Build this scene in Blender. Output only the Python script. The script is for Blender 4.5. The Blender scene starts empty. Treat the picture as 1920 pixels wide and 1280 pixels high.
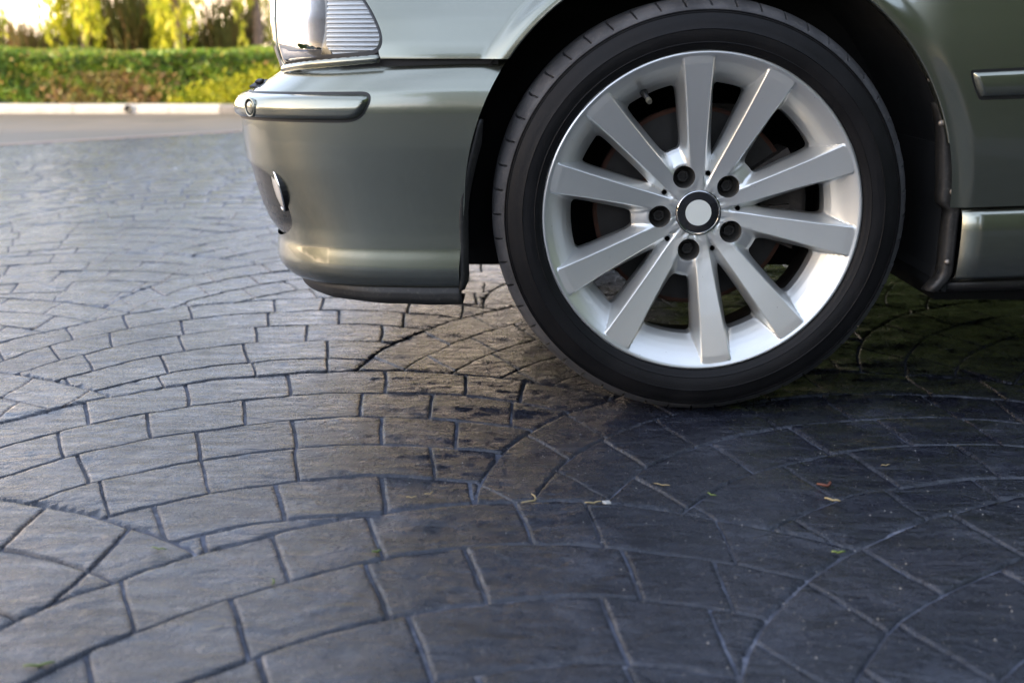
import bpy, math, random
import numpy as np
from mathutils import Vector, Matrix, noise
random.seed(7); np.random.seed(7)
R = math.radians
sc = bpy.context.scene
COL = sc.collection

# ------------------------------------------------------------------ camera
cam = bpy.data.cameras.new('camera')
cam.sensor_width = 36.0
cam.lens = 2000.0 / 1920.0 * 36.0
cam.clip_start = 0.05
cam.clip_end = 2000.0
cam.dof.use_dof = True
cam.dof.focus_distance = 1.66
cam.dof.aperture_fstop = 4.0
cam_ob = bpy.data.objects.new('camera', cam)
COL.objects.link(cam_ob)
cam_ob.location = (-0.284, -1.618, 0.568)
cam_ob.rotation_euler = (R(90 - 15.5), 0, R(0.2))
sc.camera = cam_ob

# ------------------------------------------------------------------ sky, sun, exposure
SUN_EL, SUN_AZ = 7.0, -106.0          # azimuth in degrees clockwise from +Y
w = bpy.data.worlds.new('World')
sc.world = w
w.use_nodes = True
nt = w.node_tree
bg = nt.nodes['Background']
sky = nt.nodes.new('ShaderNodeTexSky')
sky.sky_type = 'NISHITA'
sky.sun_disc = False
sky.sun_elevation = R(SUN_EL)
sky.sun_rotation = R(SUN_AZ)
sky.dust_density = 4.0
sky.air_density = 1.0
tc = nt.nodes.new('ShaderNodeTexCoord')
mp = nt.nodes.new('ShaderNodeMapping')
mp.inputs['Scale'].default_value = (1.0, 1.0, 2.6)
cn = nt.nodes.new('ShaderNodeTexNoise')
cn.inputs['Scale'].default_value = 2.2
cn.inputs['Detail'].default_value = 7.0
cn.inputs['Roughness'].default_value = 0.55
cr_ = nt.nodes.new('ShaderNodeMapRange')
cr_.inputs['From Min'].default_value = 0.36
cr_.inputs['From Max'].default_value = 0.66
cr_.inputs['To Min'].default_value = 0.35
cr_.inputs['To Max'].default_value = 0.80
mixc = nt.nodes.new('ShaderNodeMix')
mixc.data_type = 'RGBA'
mixc.inputs['B'].default_value = (8.4, 9.6, 12.6, 1)
nt.links.new(tc.outputs['Generated'], mp.inputs['Vector'])
nt.links.new(mp.outputs[0], cn.inputs['Vector'])
nt.links.new(cn.outputs['Fac'], cr_.inputs['Value'])
sxyz = nt.nodes.new('ShaderNodeSeparateXYZ')
nt.links.new(tc.outputs['Generated'], sxyz.inputs[0])
hi = nt.nodes.new('ShaderNodeMapRange')           # cloud thins out towards the zenith
for k_, v_ in zip(('From Min', 'From Max', 'To Min', 'To Max'), (0.15, 0.75, 1.0, 0.5)): hi.inputs[k_].default_value = v_
nt.links.new(sxyz.outputs['Z'], hi.inputs['Value'])
mu = nt.nodes.new('ShaderNodeMath'); mu.operation = 'MULTIPLY'
nt.links.new(cr_.outputs[0], mu.inputs[0]); nt.links.new(hi.outputs[0], mu.inputs[1])
nt.links.new(mu.outputs[0], mixc.inputs['Factor'])
nt.links.new(sky.outputs[0], mixc.inputs['A'])
hz = nt.nodes.new('ShaderNodeMapRange')           # pale warm evening haze along the horizon, all the way round
hz.interpolation_type = 'SMOOTHSTEP'
for k_, v_ in zip(('From Min', 'From Max', 'To Min', 'To Max'), (0.0, 0.24, 0.8, 0.0)): hz.inputs[k_].default_value = v_
nt.links.new(sxyz.outputs['Z'], hz.inputs['Value'])
mixh = nt.nodes.new('ShaderNodeMix'); mixh.data_type = 'RGBA'
mixh.inputs['B'].default_value = (21.0, 15.2, 9.8, 1)
nt.links.new(hz.outputs[0], mixh.inputs['Factor']); nt.links.new(mixc.outputs['Result'], mixh.inputs['A'])
nt.links.new(mixh.outputs['Result'], bg.inputs['Color'])
bg.inputs['Strength'].default_value = 0.11

sun = bpy.data.lights.new('sun', 'SUN')
sun.energy = 3.4
sun.angle = R(0.6)
sun.color = (1.0, 0.80, 0.55)
sun_ob = bpy.data.objects.new('sun', sun)
COL.objects.link(sun_ob)
sd = Vector((math.sin(R(SUN_AZ)) * math.cos(R(SUN_EL)), math.cos(R(SUN_AZ)) * math.cos(R(SUN_EL)), math.sin(R(SUN_EL))))
sun_ob.rotation_euler = sd.to_track_quat('Z', 'Y').to_euler()
sun_ob.location = sd * 30

sc.view_settings.view_transform = 'Standard'
sc.view_settings.look = 'None'
sc.view_settings.gamma = 1.0
sc.view_settings.exposure = 2.1
try:
    sc.view_settings.use_curve_mapping = False
except Exception:
    pass
sc.cycles.max_bounces = 8

# ------------------------------------------------------------------ node helpers
class NT:
    def __init__(s, name):
        s.m = bpy.data.materials.new(name); s.m.use_nodes = True
        s.t = s.m.node_tree; s.b = s.t.nodes['Principled BSDF']; s.out = s.t.nodes['Material Output']
    def n(s, typ, **kw):
        o = s.t.nodes.new(typ)
        for k, v in kw.items():
            if hasattr(o, k): setattr(o, k, v)
        return o
    def l(s, a, b): s.t.links.new(a, b)
    def geo(s): return s.n('ShaderNodeNewGeometry')
    def noise(s, vec=None, scale=5, detail=5, rough=0.5, dist=0.0, vscale=None):
        o = s.n('ShaderNodeTexNoise')
        o.inputs['Scale'].default_value = scale; o.inputs['Detail'].default_value = detail
        o.inputs['Roughness'].default_value = rough; o.inputs['Distortion'].default_value = dist
        if vec is None: vec = s.n('ShaderNodeTexCoord').outputs['Object']
        if vscale:
            m = s.n('ShaderNodeMapping'); m.inputs['Scale'].default_value = vscale
            s.l(vec, m.inputs['Vector']); vec = m.outputs[0]
        s.l(vec, o.inputs['Vector'])
        return o.outputs['Fac']
    def ramp(s, fac, stops):
        o = s.n('ShaderNodeValToRGB'); e = o.color_ramp.elements
        while len(e) < len(stops): e.new(0.5)
        for i, (p, c) in enumerate(stops):
            e[i].position = p; e[i].color = (c[0], c[1], c[2], 1) if len(c) == 3 else c
        s.l(fac, o.inputs[0]); return o.outputs[0]
    def rng(s, fac, a, b, c, d):
        o = s.n('ShaderNodeMapRange')
        for k, v in zip(('From Min', 'From Max', 'To Min', 'To Max'), (a, b, c, d)): o.inputs[k].default_value = v
        s.l(fac, o.inputs['Value']); return o.outputs[0]
    def mix(s, fac, a, b, mode='MIX'):
        o = s.n('ShaderNodeMix'); o.data_type = 'RGBA'; o.blend_type = mode
        for k, v in (('Factor', fac), ('A', a), ('B', b)):
            if hasattr(v, 'is_output'): s.l(v, o.inputs[k])
            elif k == 'Factor': o.inputs[k].default_value = v
            else: o.inputs[k].default_value = (v[0], v[1], v[2], 1)
        return o.outputs['Result']
    def math(s, op, a, b=0.0):
        o = s.n('ShaderNodeMath'); o.operation = op
        for i, v in enumerate((a, b)):
            if hasattr(v, 'is_output'): s.l(v, o.inputs[i])
            else: o.inputs[i].default_value = v
        return o.outputs[0]
    def bump(s, h, strength=0.3, dist=0.01, prev=None):
        o = s.n('ShaderNodeBump'); o.inputs['Strength'].default_value = strength; o.inputs['Distance'].default_value = dist
        s.l(h, o.inputs['Height'])
        if prev is not None: s.l(prev, o.inputs['Normal'])
        return o.outputs[0]
    def set(s, **kw):
        for k, v in kw.items():
            k = k.replace('_', ' ')
            i = s.b.inputs[k]
            if hasattr(v, 'is_output'): s.l(v, i)
            elif isinstance(v, tuple): i.default_value = (v[0], v[1], v[2], 1)
            else: i.default_value = v
        return s

def simple(name, col, rough=0.5, metal=0.0, var=0.0, vscale=30, bump=0.0, coat=0.0, spec=0.5):
    m = NT(name)
    c = col
    if var > 0:
        f = m.noise(scale=vscale, detail=6, rough=0.6)
        c = m.ramp(f, [(0.3, tuple(x * (1 - var) for x in col)), (0.7, tuple(min(1, x * (1 + var)) for x in col))])
        m.set(Roughness=m.rng(f, 0.3, 0.7, max(0.02, rough - 0.1), min(1, rough + 0.1)))
    else:
        m.set(Roughness=rough)
    m.set(Base_Color=c, Metallic=metal, Coat_Weight=coat, Coat_Roughness=0.04, Specular_IOR_Level=spec)
    if bump > 0:
        m.set(Normal=m.bump(m.noise(scale=vscale * 3, detail=6), bump, 0.002))
    return m.m

# ------------------------------------------------------------------ materials
def mat_paint():
    m = NT('car_paint')
    big = m.noise(scale=9, detail=5, rough=0.6)
    m.set(Base_Color=(0.240, 0.248, 0.200), Metallic=0.92, Roughness=0.26, Coat_Weight=1.0, Coat_Roughness=0.05, Coat_IOR=1.5)
    return m.m
def mat_rubber(name, c0, c1, rough, dust=0.0, spec=0.36):
    m = NT(name)
    f = m.noise(scale=14, detail=8, rough=0.65)
    g = m.noise(scale=160, detail=5, rough=0.7)
    c = m.mix(m.rng(f, 0.35, 0.65, 0, 1), c0, c1)
    c = m.mix(m.rng(g, 0.55, 0.75, 0, dust), c, (0.16, 0.145, 0.125))
    m.set(Base_Color=c, Roughness=m.rng(f, 0.3, 0.7, rough - 0.08, rough + 0.1), Specular_IOR_Level=spec)
    m.set(Normal=m.bump(g, 0.35, 0.0012))
    return m.m
def mat_alloy():
    m = NT('silver_alloy')
    f = m.noise(scale=7, detail=7, rough=0.6)
    s = m.rng(m.noise(scale=260, detail=2), 0.77, 0.80, 0, 1)
    c = m.mix(m.rng(f, 0.35, 0.7, 0, 0.35), (0.65, 0.66, 0.64), (0.57, 0.57, 0.54))
    c = m.mix(s, c, (0.10, 0.09, 0.08))
    # darker grey brown tone in the deep corners near the windows of the rim
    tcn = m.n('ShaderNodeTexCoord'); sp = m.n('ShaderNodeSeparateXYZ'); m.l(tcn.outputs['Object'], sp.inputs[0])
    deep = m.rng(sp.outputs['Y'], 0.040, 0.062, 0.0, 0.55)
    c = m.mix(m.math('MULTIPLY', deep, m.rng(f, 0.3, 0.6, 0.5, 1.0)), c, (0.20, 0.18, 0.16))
    m.set(Base_Color=c, Metallic=0.68, Roughness=m.rng(f, 0.3, 0.7, 0.27, 0.35), Coat_Weight=0.35, Coat_Roughness=0.12)
    m.set(Normal=m.bump(m.noise(scale=900, detail=2), 0.05, 0.0004))
    return m.m
def mat_stone():
    m = NT('stamped_stone')
    g = m.geo(); pos = g.outputs['Position']; isl = g.outputs['Random Per Island']
    big = m.noise(pos, scale=2.3, detail=7, rough=0.6)
    med = m.noise(pos, scale=17, detail=9, rough=0.65, dist=0.4)
    rip = m.noise(pos, scale=20, detail=8, rough=0.60, dist=0.9, vscale=(0.8, 2.0, 1))
    chop = m.noise(pos, scale=60, detail=8, rough=0.72, dist=0.5, vscale=(0.8, 1.9, 1))
    fine = m.noise(pos, scale=180, detail=6, rough=0.75)
    c = m.mix(m.rng(big, 0.35, 0.65, 0, 1), (0.0030, 0.0038, 0.0072), (0.008, 0.0095, 0.0165))
    c = m.mix(m.rng(med, 0.42, 0.68, 0, 0.75), c, (0.016, 0.019, 0.030))
    c = m.mix(m.rng(isl, 0, 1, 0, 0.75), c, (0.014, 0.0155, 0.024))
    c = m.mix(m.rng(m.noise(pos, scale=5.5, detail=9, rough=0.7, dist=0.8), 0.53, 0.72, 0, 0.85), c, (0.045, 0.051, 0.070))  # efflorescence
    c = m.mix(m.rng(fine, 0.57, 0.74, 0, 0.8), c, (0.095, 0.095, 0.105))                    # grit in the texture
    rough = m.math('ADD', m.rng(med, 0.3, 0.7, 0.15, 0.30), m.rng(fine, 0.4, 0.8, 0.0, 0.16))
    m.set(Base_Color=c, Roughness=rough, Specular_IOR_Level=0.38, Specular_Tint=(0.82, 0.90, 1.0))
    cb = m.bump(rip, 0.8, 0.009); cb = m.bump(med, 0.4, 0.004, cb); cb = m.bump(chop, 0.4, 0.0015, cb)
    m.set(Coat_Weight=m.rng(big, 0.35, 0.6, 0.15, 0.5), Coat_Roughness=m.rng(med, 0.3, 0.7, 0.10, 0.24), Coat_IOR=1.45, Coat_Normal=cb)
    b = m.bump(rip, 0.8, 0.009)
    b = m.bump(med, 0.5, 0.004, b)
    b = m.bump(chop, 0.5, 0.0022, b)
    b = m.bump(fine, 0.5, 0.0009, b)
    m.set(Normal=b)
    return m.m
def mat_joint():
    m = NT('joint_mortar'); pos = m.geo().outputs['Position']
    f = m.noise(pos, scale=70, detail=8, rough=0.7)
    g = m.noise(pos, scale=3, detail=4)
    c = m.ramp(f, [(0.3, (0.022, 0.027, 0.042)), (0.52, (0.070, 0.082, 0.118)), (0.75, (0.23, 0.23, 0.25))])
    c = m.mix(m.rng(m.noise(pos, scale=11, detail=6, rough=0.7), 0.42, 0.6, 0, 0.8), c, (0.022, 0.023, 0.028))
    m.set(Base_Color=c, Roughness=0.8, Normal=m.bump(f, 0.7, 0.003))
    return m.m
def mat_leaf(name, stops, trans=0.35, rough=0.45):
    m = NT(name)
    g = m.geo()
    c = m.ramp(g.outputs['Random Per Island'], stops)
    f = m.noise(g.outputs['Position'], scale=1.3, detail=3)
    c = m.mix(m.rng(f, 0.4, 0.62, 0, 0.4), c, stops[-1][1])
    m.set(Base_Color=c, Roughness=rough, Specular_IOR_Level=0.35)
    tr = m.n('ShaderNodeBsdfTranslucent'); m.l(c, tr.inputs['Color'])
    mx = m.n('ShaderNodeMixShader'); mx.inputs[0].default_value = trans
    m.l(m.b.outputs[0], mx.inputs[1]); m.l(tr.outputs[0], mx.inputs[2]); m.l(mx.outputs[0], m.out.inputs['Surface'])
    return m.m
def mat_glass():
    m = NT('lamp_glass')
    t = m.n('ShaderNodeBsdfTransparent'); t.inputs[0].default_value = (0.97, 0.98, 0.98, 1)
    gl = m.n('ShaderNodeBsdfGlossy'); gl.inputs['Roughness'].default_value = 0.02
    fr = m.n('ShaderNodeFresnel'); fr.inputs[0].default_value = 1.35
    mx = m.n('ShaderNodeMixShader')
    m.l(fr.outputs[0], mx.inputs[0]); m.l(t.outputs[0], mx.inputs[1]); m.l(gl.outputs[0], mx.inputs[2]); m.l(mx.outputs[0], m.out.inputs['Surface'])
    return m.m

M = dict(
    paint=mat_paint(),
    tyre=mat_rubber('tyre_sidewall', (0.0045, 0.0045, 0.005), (0.009, 0.0085, 0.009), 0.56, 0.04, 0.2),
    tread=mat_rubber('tyre_shoulder', (0.050, 0.050, 0.052), (0.100, 0.098, 0.100), 0.42, 0.85),
    alloy=mat_alloy(),
    barrel=simple('dusty_barrel', (0.035, 0.028, 0.022), 0.55, 0.3, 0.4, 12),
    disc=simple('brake_disc', (0.035, 0.033, 0.031), 0.55, 0.5, 0.3, 40),
    rust=simple('rust', (0.06, 0.022, 0.011), 0.85, 0.0, 0.4, 60),
    iron=simple('dirty_iron', (0.05, 0.042, 0.036), 0.7, 0.3, 0.5, 40, 0.4),
    plastic=simple('black_plastic', (0.013, 0.013, 0.014), 0.45, 0, 0.4, 25, 0.25),
    scuffed=mat_rubber('scuffed_plastic', (0.014, 0.014, 0.014), (0.030, 0.029, 0.027), 0.42, 0.35),
    liner=simple('liner_felt', (0.007, 0.007, 0.007), 0.9, 0, 0.4, 12),
    gasket=simple('black_gasket', (0.006, 0.006, 0.006), 0.5),
    chrome=simple('chrome', (0.60, 0.60, 0.59), 0.12, 1.0),
    lampin=simple('lamp_silver', (0.075, 0.075, 0.070), 0.2, 1.0),
    rib=simple('fluted_insert', (0.38, 0.39, 0.39), 0.2, 0.5, coat=1.0),
    fog=simple('fog_lens', (0.60, 0.55, 0.47), 0.3, 0.0, coat=0.3),
    bolt=simple('bolt_steel', (0.030, 0.028, 0.026), 0.5, 0.5, 0.3, 80),
    well=simple('lug_well', (0.075, 0.070, 0.062), 0.6, 0.4, 0.3, 60),
    capblack=simple('cap_black', (0.008, 0.008, 0.009), 0.12, 0, coat=1.0),
    capwhite=simple('cap_pale', (0.66, 0.68, 0.63), 0.45),
    white=simple('brass_tip', (0.35, 0.32, 0.24), 0.4, 0.8),
    lead=simple('lead_weight', (0.30, 0.29, 0.27), 0.55, 0.5, 0.3, 90),
    dark=simple('dark_glass', (0.01, 0.012, 0.013), 0.05, 0, coat=1.0),
    amber=simple('marker_lens', (0.75, 0.72, 0.62), 0.15, 0.1, coat=1.0),
    screw=simple('screw', (0.30, 0.26, 0.22), 0.5, 0.8),
    recess=simple('recess_plastic', (0.018, 0.021, 0.022), 0.25, 0.1, 0.15, 9, coat=0.6),
    glass=mat_glass(), stone=mat_stone(), joint=mat_joint(),
    kerb=simple('kerb_concrete', (0.60, 0.54, 0.46), 0.85, 0, 0.22, 8, 0.5),
    kerbdark=simple('kerb_dark', (0.22, 0.20, 0.18), 0.85, 0, 0.22, 8, 0.5),
    soil=simple('soil', (0.09, 0.065, 0.045), 0.95, 0, 0.4, 3, 0.8),
    road=simple('plain_concrete', (0.16, 0.125, 0.09), 0.62, 0, 0.2, 2.5, 0.6),
    band=simple('terracotta_band', (0.36, 0.24, 0.18), 0.5, 0, 0.2, 6, 0.5),
    bark=simple('pale_bark', (0.26, 0.17, 0.12), 0.85, 0, 0.35, 14, 0.9),
    hedge=mat_leaf('hedge_leaves', [(0.0, (0.09, 0.17, 0.025)), (0.45, (0.16, 0.28, 0.032)), (0.80, (0.32, 0.38, 0.04)), (0.93, (0.48, 0.24, 0.10)), (1.0, (0.22, 0.30, 0.035))], 0.4),
    redleaf=mat_leaf('red_leaves', [(0.0, (0.30, 0.15, 0.08)), (0.5, (0.38, 0.24, 0.09)), (1.0, (0.20, 0.22, 0.04))], 0.3),
    hcore=simple('hedge_core', (0.03, 0.055, 0.015), 0.9, 0, 0.5, 6),
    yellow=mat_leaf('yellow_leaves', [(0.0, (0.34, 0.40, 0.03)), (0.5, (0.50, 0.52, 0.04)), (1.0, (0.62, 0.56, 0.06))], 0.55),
    reed=mat_leaf('reed_blades', [(0.0, (0.09, 0.13, 0.03)), (0.45, (0.18, 0.17, 0.045)), (0.75, (0.30, 0.16, 0.075)), (1.0, (0.17, 0.16, 0.045))], 0.35, 0.5),
    darktree=mat_leaf('shade_hedge_leaves', [(0.0, (0.010, 0.018, 0.007)), (0.5, (0.018, 0.030, 0.010)), (1.0, (0.030, 0.042, 0.014))], 0.2),
    tree=mat_leaf('tree_leaves', [(0.0, (0.030, 0.06, 0.015)), (0.5, (0.055, 0.10, 0.02)), (1.0, (0.10, 0.14, 0.03))], 0.3),
    straw=simple('straw', (0.30, 0.23, 0.11), 0.6), blade=simple('grass_blade', (0.09, 0.13, 0.02), 0.5),
    dead=simple('dead_leaf', (0.12, 0.035, 0.018), 0.6), chip=simple('pale_chip', (0.34, 0.33, 0.31), 0.8),
    grit=simple('grit', (0.5, 0.48, 0.45), 0.7),
)

# ------------------------------------------------------------------ object helpers
def mesh(name, verts, faces, mats, midx=None, smooth=False):
    me = bpy.data.meshes.new(name)
    verts = np.asarray(verts, dtype=np.float32).reshape(-1, 3)
    if isinstance(faces, np.ndarray):
        nf, k = faces.shape
        me.vertices.add(len(verts)); me.vertices.foreach_set('co', verts.ravel())
        me.loops.add(nf * k); me.loops.foreach_set('vertex_index', faces.astype(np.int32).ravel())
        me.polygons.add(nf); me.polygons.foreach_set('loop_start', np.arange(0, nf * k, k, dtype=np.int32))
        try: me.polygons.foreach_set('loop_total', np.full(nf, k, dtype=np.int32))
        except Exception: pass
        me.update(calc_edges=True); me.validate()
    else:
        me.from_pydata(verts.tolist(), [], faces); me.update()
    for m in (mats if isinstance(mats, (list, tuple)) else [mats]): me.materials.append(m)
    if midx is not None: me.polygons.foreach_set('material_index', np.asarray(midx, dtype=np.int32))
    if smooth: me.polygons.foreach_set('use_smooth', np.ones(len(me.polygons), dtype=bool))
    return me
def ob(name, me, parent=None, loc=(0, 0, 0), rot=(0, 0, 0)):
    o = bpy.data.objects.new(name, me); COL.objects.link(o); o.location = loc; o.rotation_euler = rot
    if parent is not None: o.parent = parent
    return o
def empty(name, loc=(0, 0, 0), rot=(0, 0, 0), parent=None):
    o = bpy.data.objects.new(name, None); COL.objects.link(o); o.location = loc; o.rotation_euler = rot
    o.empty_display_size = 0.1
    if parent is not None: o.parent = parent
    return o
def tag(o, label=None, cat=None, group=None, kind=None):
    if label: o['label'] = label
    if cat: o['category'] = cat
    if group: o['group'] = group
    if kind: o['kind'] = kind
    return o
def autosmooth(o, ang=35):
    try:
        me = o.data
        me.polygons.foreach_set('use_smooth', np.ones(len(me.polygons), dtype=bool))
        me.set_sharp_from_angle(angle=R(ang))
    except Exception:
        pass
    return o
def solid(o, th, off=-1.0):
    m = o.modifiers.new('thickness', 'SOLIDIFY'); m.thickness = th; m.offset = off
    return o
def bevel(o, wd, seg=2):
    m = o.modifiers.new('edge', 'BEVEL'); m.width = wd; m.segments = seg; m.limit_method = 'ANGLE'
    return o

def grid(P, F=None, mat_fn=None):
    """P: (nu,nv,3) points; F: (nu,nv) field, kept where >= 0, cut exactly along F = 0."""
    nu, nv = P.shape[:2]
    verts = [tuple(p) for p in P.reshape(-1, 3)]
    faces = []; mi = []
    Ff = None if F is None else F.ravel()
    cache = {}
    def cut(i, j):
        k = (i, j) if i < j else (j, i)
        if k not in cache:
            a, b = k; t = Ff[a] / (Ff[a] - Ff[b]); t = min(max(t, 0.02), 0.98)
            pa, pb = verts[a], verts[b]
            cache[k] = len(verts)
            verts.append(tuple(pa[q] + (pb[q] - pa[q]) * t for q in range(3)))
        return cache[k]
    for i in range(nu - 1):
        for j in range(nv - 1):
            q = (i * nv + j, (i + 1) * nv + j, (i + 1) * nv + j + 1, i * nv + j + 1)
            if Ff is not None:
                ins = [Ff[a] >= 0 for a in q]
                if not any(ins): continue
                if not all(ins):
                    out = []
                    for a in range(4):
                        b = (a + 1) % 4
                        if ins[a]: out.append(q[a])
                        if ins[a] != ins[b]: out.append(cut(q[a], q[b]))
                    if len(out) < 3: continue
                    faces.append(tuple(out))
                    if mat_fn: mi.append(mat_fn(i, j))
                    continue
            faces.append(q)
            if mat_fn: mi.append(mat_fn(i, j))
    return verts, faces, mi
def merge(verts, faces, mi=None, d=1e-6):
    key = {}; remap = []; nv = []
    for v in verts:
        k = (round(v[0] / 2e-5), round(v[1] / 2e-5), round(v[2] / 2e-5))
        if k not in key: key[k] = len(nv); nv.append(v)
        remap.append(key[k])
    nf = []; nm = []
    for q, f in enumerate(faces):
        g = []
        for a in f:
            a = remap[a]
            if not g or g[-1] != a: g.append(a)
        if len(g) > 1 and g[0] == g[-1]: g.pop()
        if len(g) >= 3 and len(set(g)) == len(g):
            nf.append(tuple(g))
            if mi: nm.append(mi[q])
    return nv, nf, nm
def boundary(faces):
    cnt = {}
    for f in faces:
        for a in range(len(f)):
            e = (f[a], f[(a + 1) % len(f)]); k = tuple(sorted(e))
            cnt.setdefault(k, []).append(e)
    return [v[0] for v in cnt.values() if len(v) == 1]
def box(x0, x1, y0, y1, z0, z1):
    v = [(x, y, z) for x in (x0, x1) for y in (y0, y1) for z in (z0, z1)]
    f = [(0, 1, 3, 2), (4, 6, 7, 5), (0, 4, 5, 1), (2, 3, 7, 6), (0, 2, 6, 4), (1, 5, 7, 3)]
    return v, f
def lathe(prof, n=64, a0=0.0, a1=2 * math.pi, flip=False):
    """prof: (radius, y) pairs, axis = Y."""
    full = abs(a1 - a0 - 2 * math.pi) < 1e-6
    cols = n if full else n + 1
    v = []
    for i in range(cols):
        a = a0 + (a1 - a0) * i / n
        for r, y in prof: v.append((r * math.cos(a), y, r * math.sin(a)))
    k = len(prof); f = []
    for i in range(n):
        i2 = (i + 1) % cols
        for j in range(k - 1):
            q = (i * k + j, i2 * k + j, i2 * k + j + 1, i * k + j + 1)
            f.append(q[::-1] if flip else q)
    return v, f
def tube(pts, rads, n=6):
    v = []; f = []
    pts = [Vector(p) for p in pts]
    for i, p in enumerate(pts):
        d = (pts[min(i + 1, len(pts) - 1)] - pts[max(i - 1, 0)]).normalized()
        a = d.cross(Vector((0.13, 0.31, 0.94))).normalized(); b = d.cross(a)
        for k in range(n):
            t = 2 * math.pi * k / n
            v.append(tuple(p + (a * math.cos(t) + b * math.sin(t)) * rads[i]))
    for i in range(len(pts) - 1):
        for k in range(n):
            f.append((i * n + k, i * n + (k + 1) % n, (i + 1) * n + (k + 1) % n, (i + 1) * n + k))
    f.append(tuple(range(n))[::-1]); f.append(tuple((len(pts) - 1) * n + k for k in range(n)))
    return v, f
def join(parts):
    V = []; F = []
    for v, f in parts:
        o = len(V); V += list(v); F += [tuple(a + o for a in q) for q in f]
    return V, F

# ==================================================================
# GROUND
# ==================================================================
KERB_Y = 7.85
gv, gf = box(-60, 60, -60, 80, -0.30, -0.012)
g = ob('ground', mesh('ground', gv, gf, M['soil'])); tag(g, kind='structure')
# plain concrete road beyond the stamped paving, and the terracotta band between
EDGE = ((-14.0, -4.93), (0.045, 7.85))       # the paving ends along this oblique line
def edge_y(x): return EDGE[0][1] + (x - EDGE[0][0]) * (EDGE[1][1] - EDGE[0][1]) / (EDGE[1][0] - EDGE[0][0])
def prism(poly, z0, z1):
    n = len(poly); v = [(x, y, z0) for x, y in poly] + [(x, y, z1) for x, y in poly]
    f = [tuple(range(n))[::-1], tuple(range(n, 2 * n))] + [(i, (i + 1) % n, n + (i + 1) % n, n + i) for i in range(n)]
    return v, f
rv, rf = prism([(-14, -4.93), (0.045, 7.85), (-30, 7.85), (-30, -4.93)], -0.012, -0.002)
tag(ob('road', mesh('road', rv, rf, M['road'])), kind='structure')
bv, bf = prism([(-14, -4.99), (0.08, 7.84), (-0.02, 7.84), (-14, -4.88)], -0.012, 0.0025)
tag(ob('paving_band', mesh('paving_band', bv, bf, M['band'])), kind='structure')

pav = empty('pavement'); tag(pav, kind='structure')
mv, mf = prism([(-14, -14), (14, -14), (14, 7.84), (0.045, 7.84), (-14, -4.93)], -0.012, -0.0030)
ob('mortar_bed', mesh('mortar_bed', mv, mf, M['joint']), pav)

def fan_centres():
    fans = []
    over = {(-1, 0): (-0.25, -0.99, 0.640), (-1, 1): (0.58, -1.00, 0.700), (0, 0): (-0.55, -0.42, 0.650),
            (0, 1): (0.30, -0.42, 0.645), (1, 1): (0.14, 0.14, 0.720), (1, 0): (-0.70, 0.14, 0.66)}
    for j in range(-4, 16):
        y = -0.42 + 0.565 * j
        x0 = {0: -0.55, 1: -0.70}.get(j % 2) if j >= 0 else {1: -0.25, 0: -0.62}.get((-j) % 2)
        for i in range(-12 if j > -2 else -3, 9 if j < 4 else 3):
            x = x0 + 0.845 * i
            if y > 8.4 or y > edge_y(x) + 1.2: continue
            if x > 5.0: continue
            if x < -1.6 - 0.75 * (y + 1.8) - 1.0 or x > 1.4 + 0.25 * max(0, y): 
                if not (-3.4 < x < 3.0 and -2.6 < y < 3): continue
            c = over.get((j, i), (x, y, 0.655))
            fans.append((c[0], c[1], c[2], j, i))
    fans.sort(key=lambda c: (-c[3], c[4]))        # back rows first, then left to right: later ones lie on top
    return fans
def warp(x, y):
    a = noise.noise(Vector((x * 2.1, y * 2.1, 0.3))); b = noise.noise(Vector((x * 2.1, y * 2.1, 7.7)))
    c = noise.noise(Vector((x * 9.0, y * 9.0, 3.3))); d = noise.noise(Vector((x * 9.0, y * 9.0, 5.1)))
    e = noise.noise(Vector((x * 45.0, y * 45.0, 1.3))); f = noise.noise(Vector((x * 45.0, y * 45.0, 9.1)))
    return x + 0.016 * a + 0.0050 * c + 0.0011 * e, y + 0.016 * b + 0.0050 * d + 0.0011 * f
def relief(x, y):
    a = noise.fractal(Vector((x * 7.0, y * 15.0, 1.0)), 1.0, 2.0, 4)
    b = noise.noise(Vector((x * 26.0 + 2 * a, y * 52.0 + a, 2.0)))
    return 0.0023 * a + 0.0009 * b + 0.0014 * noise.noise(Vector((x * 2.5, y * 2.5, 4)))
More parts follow.
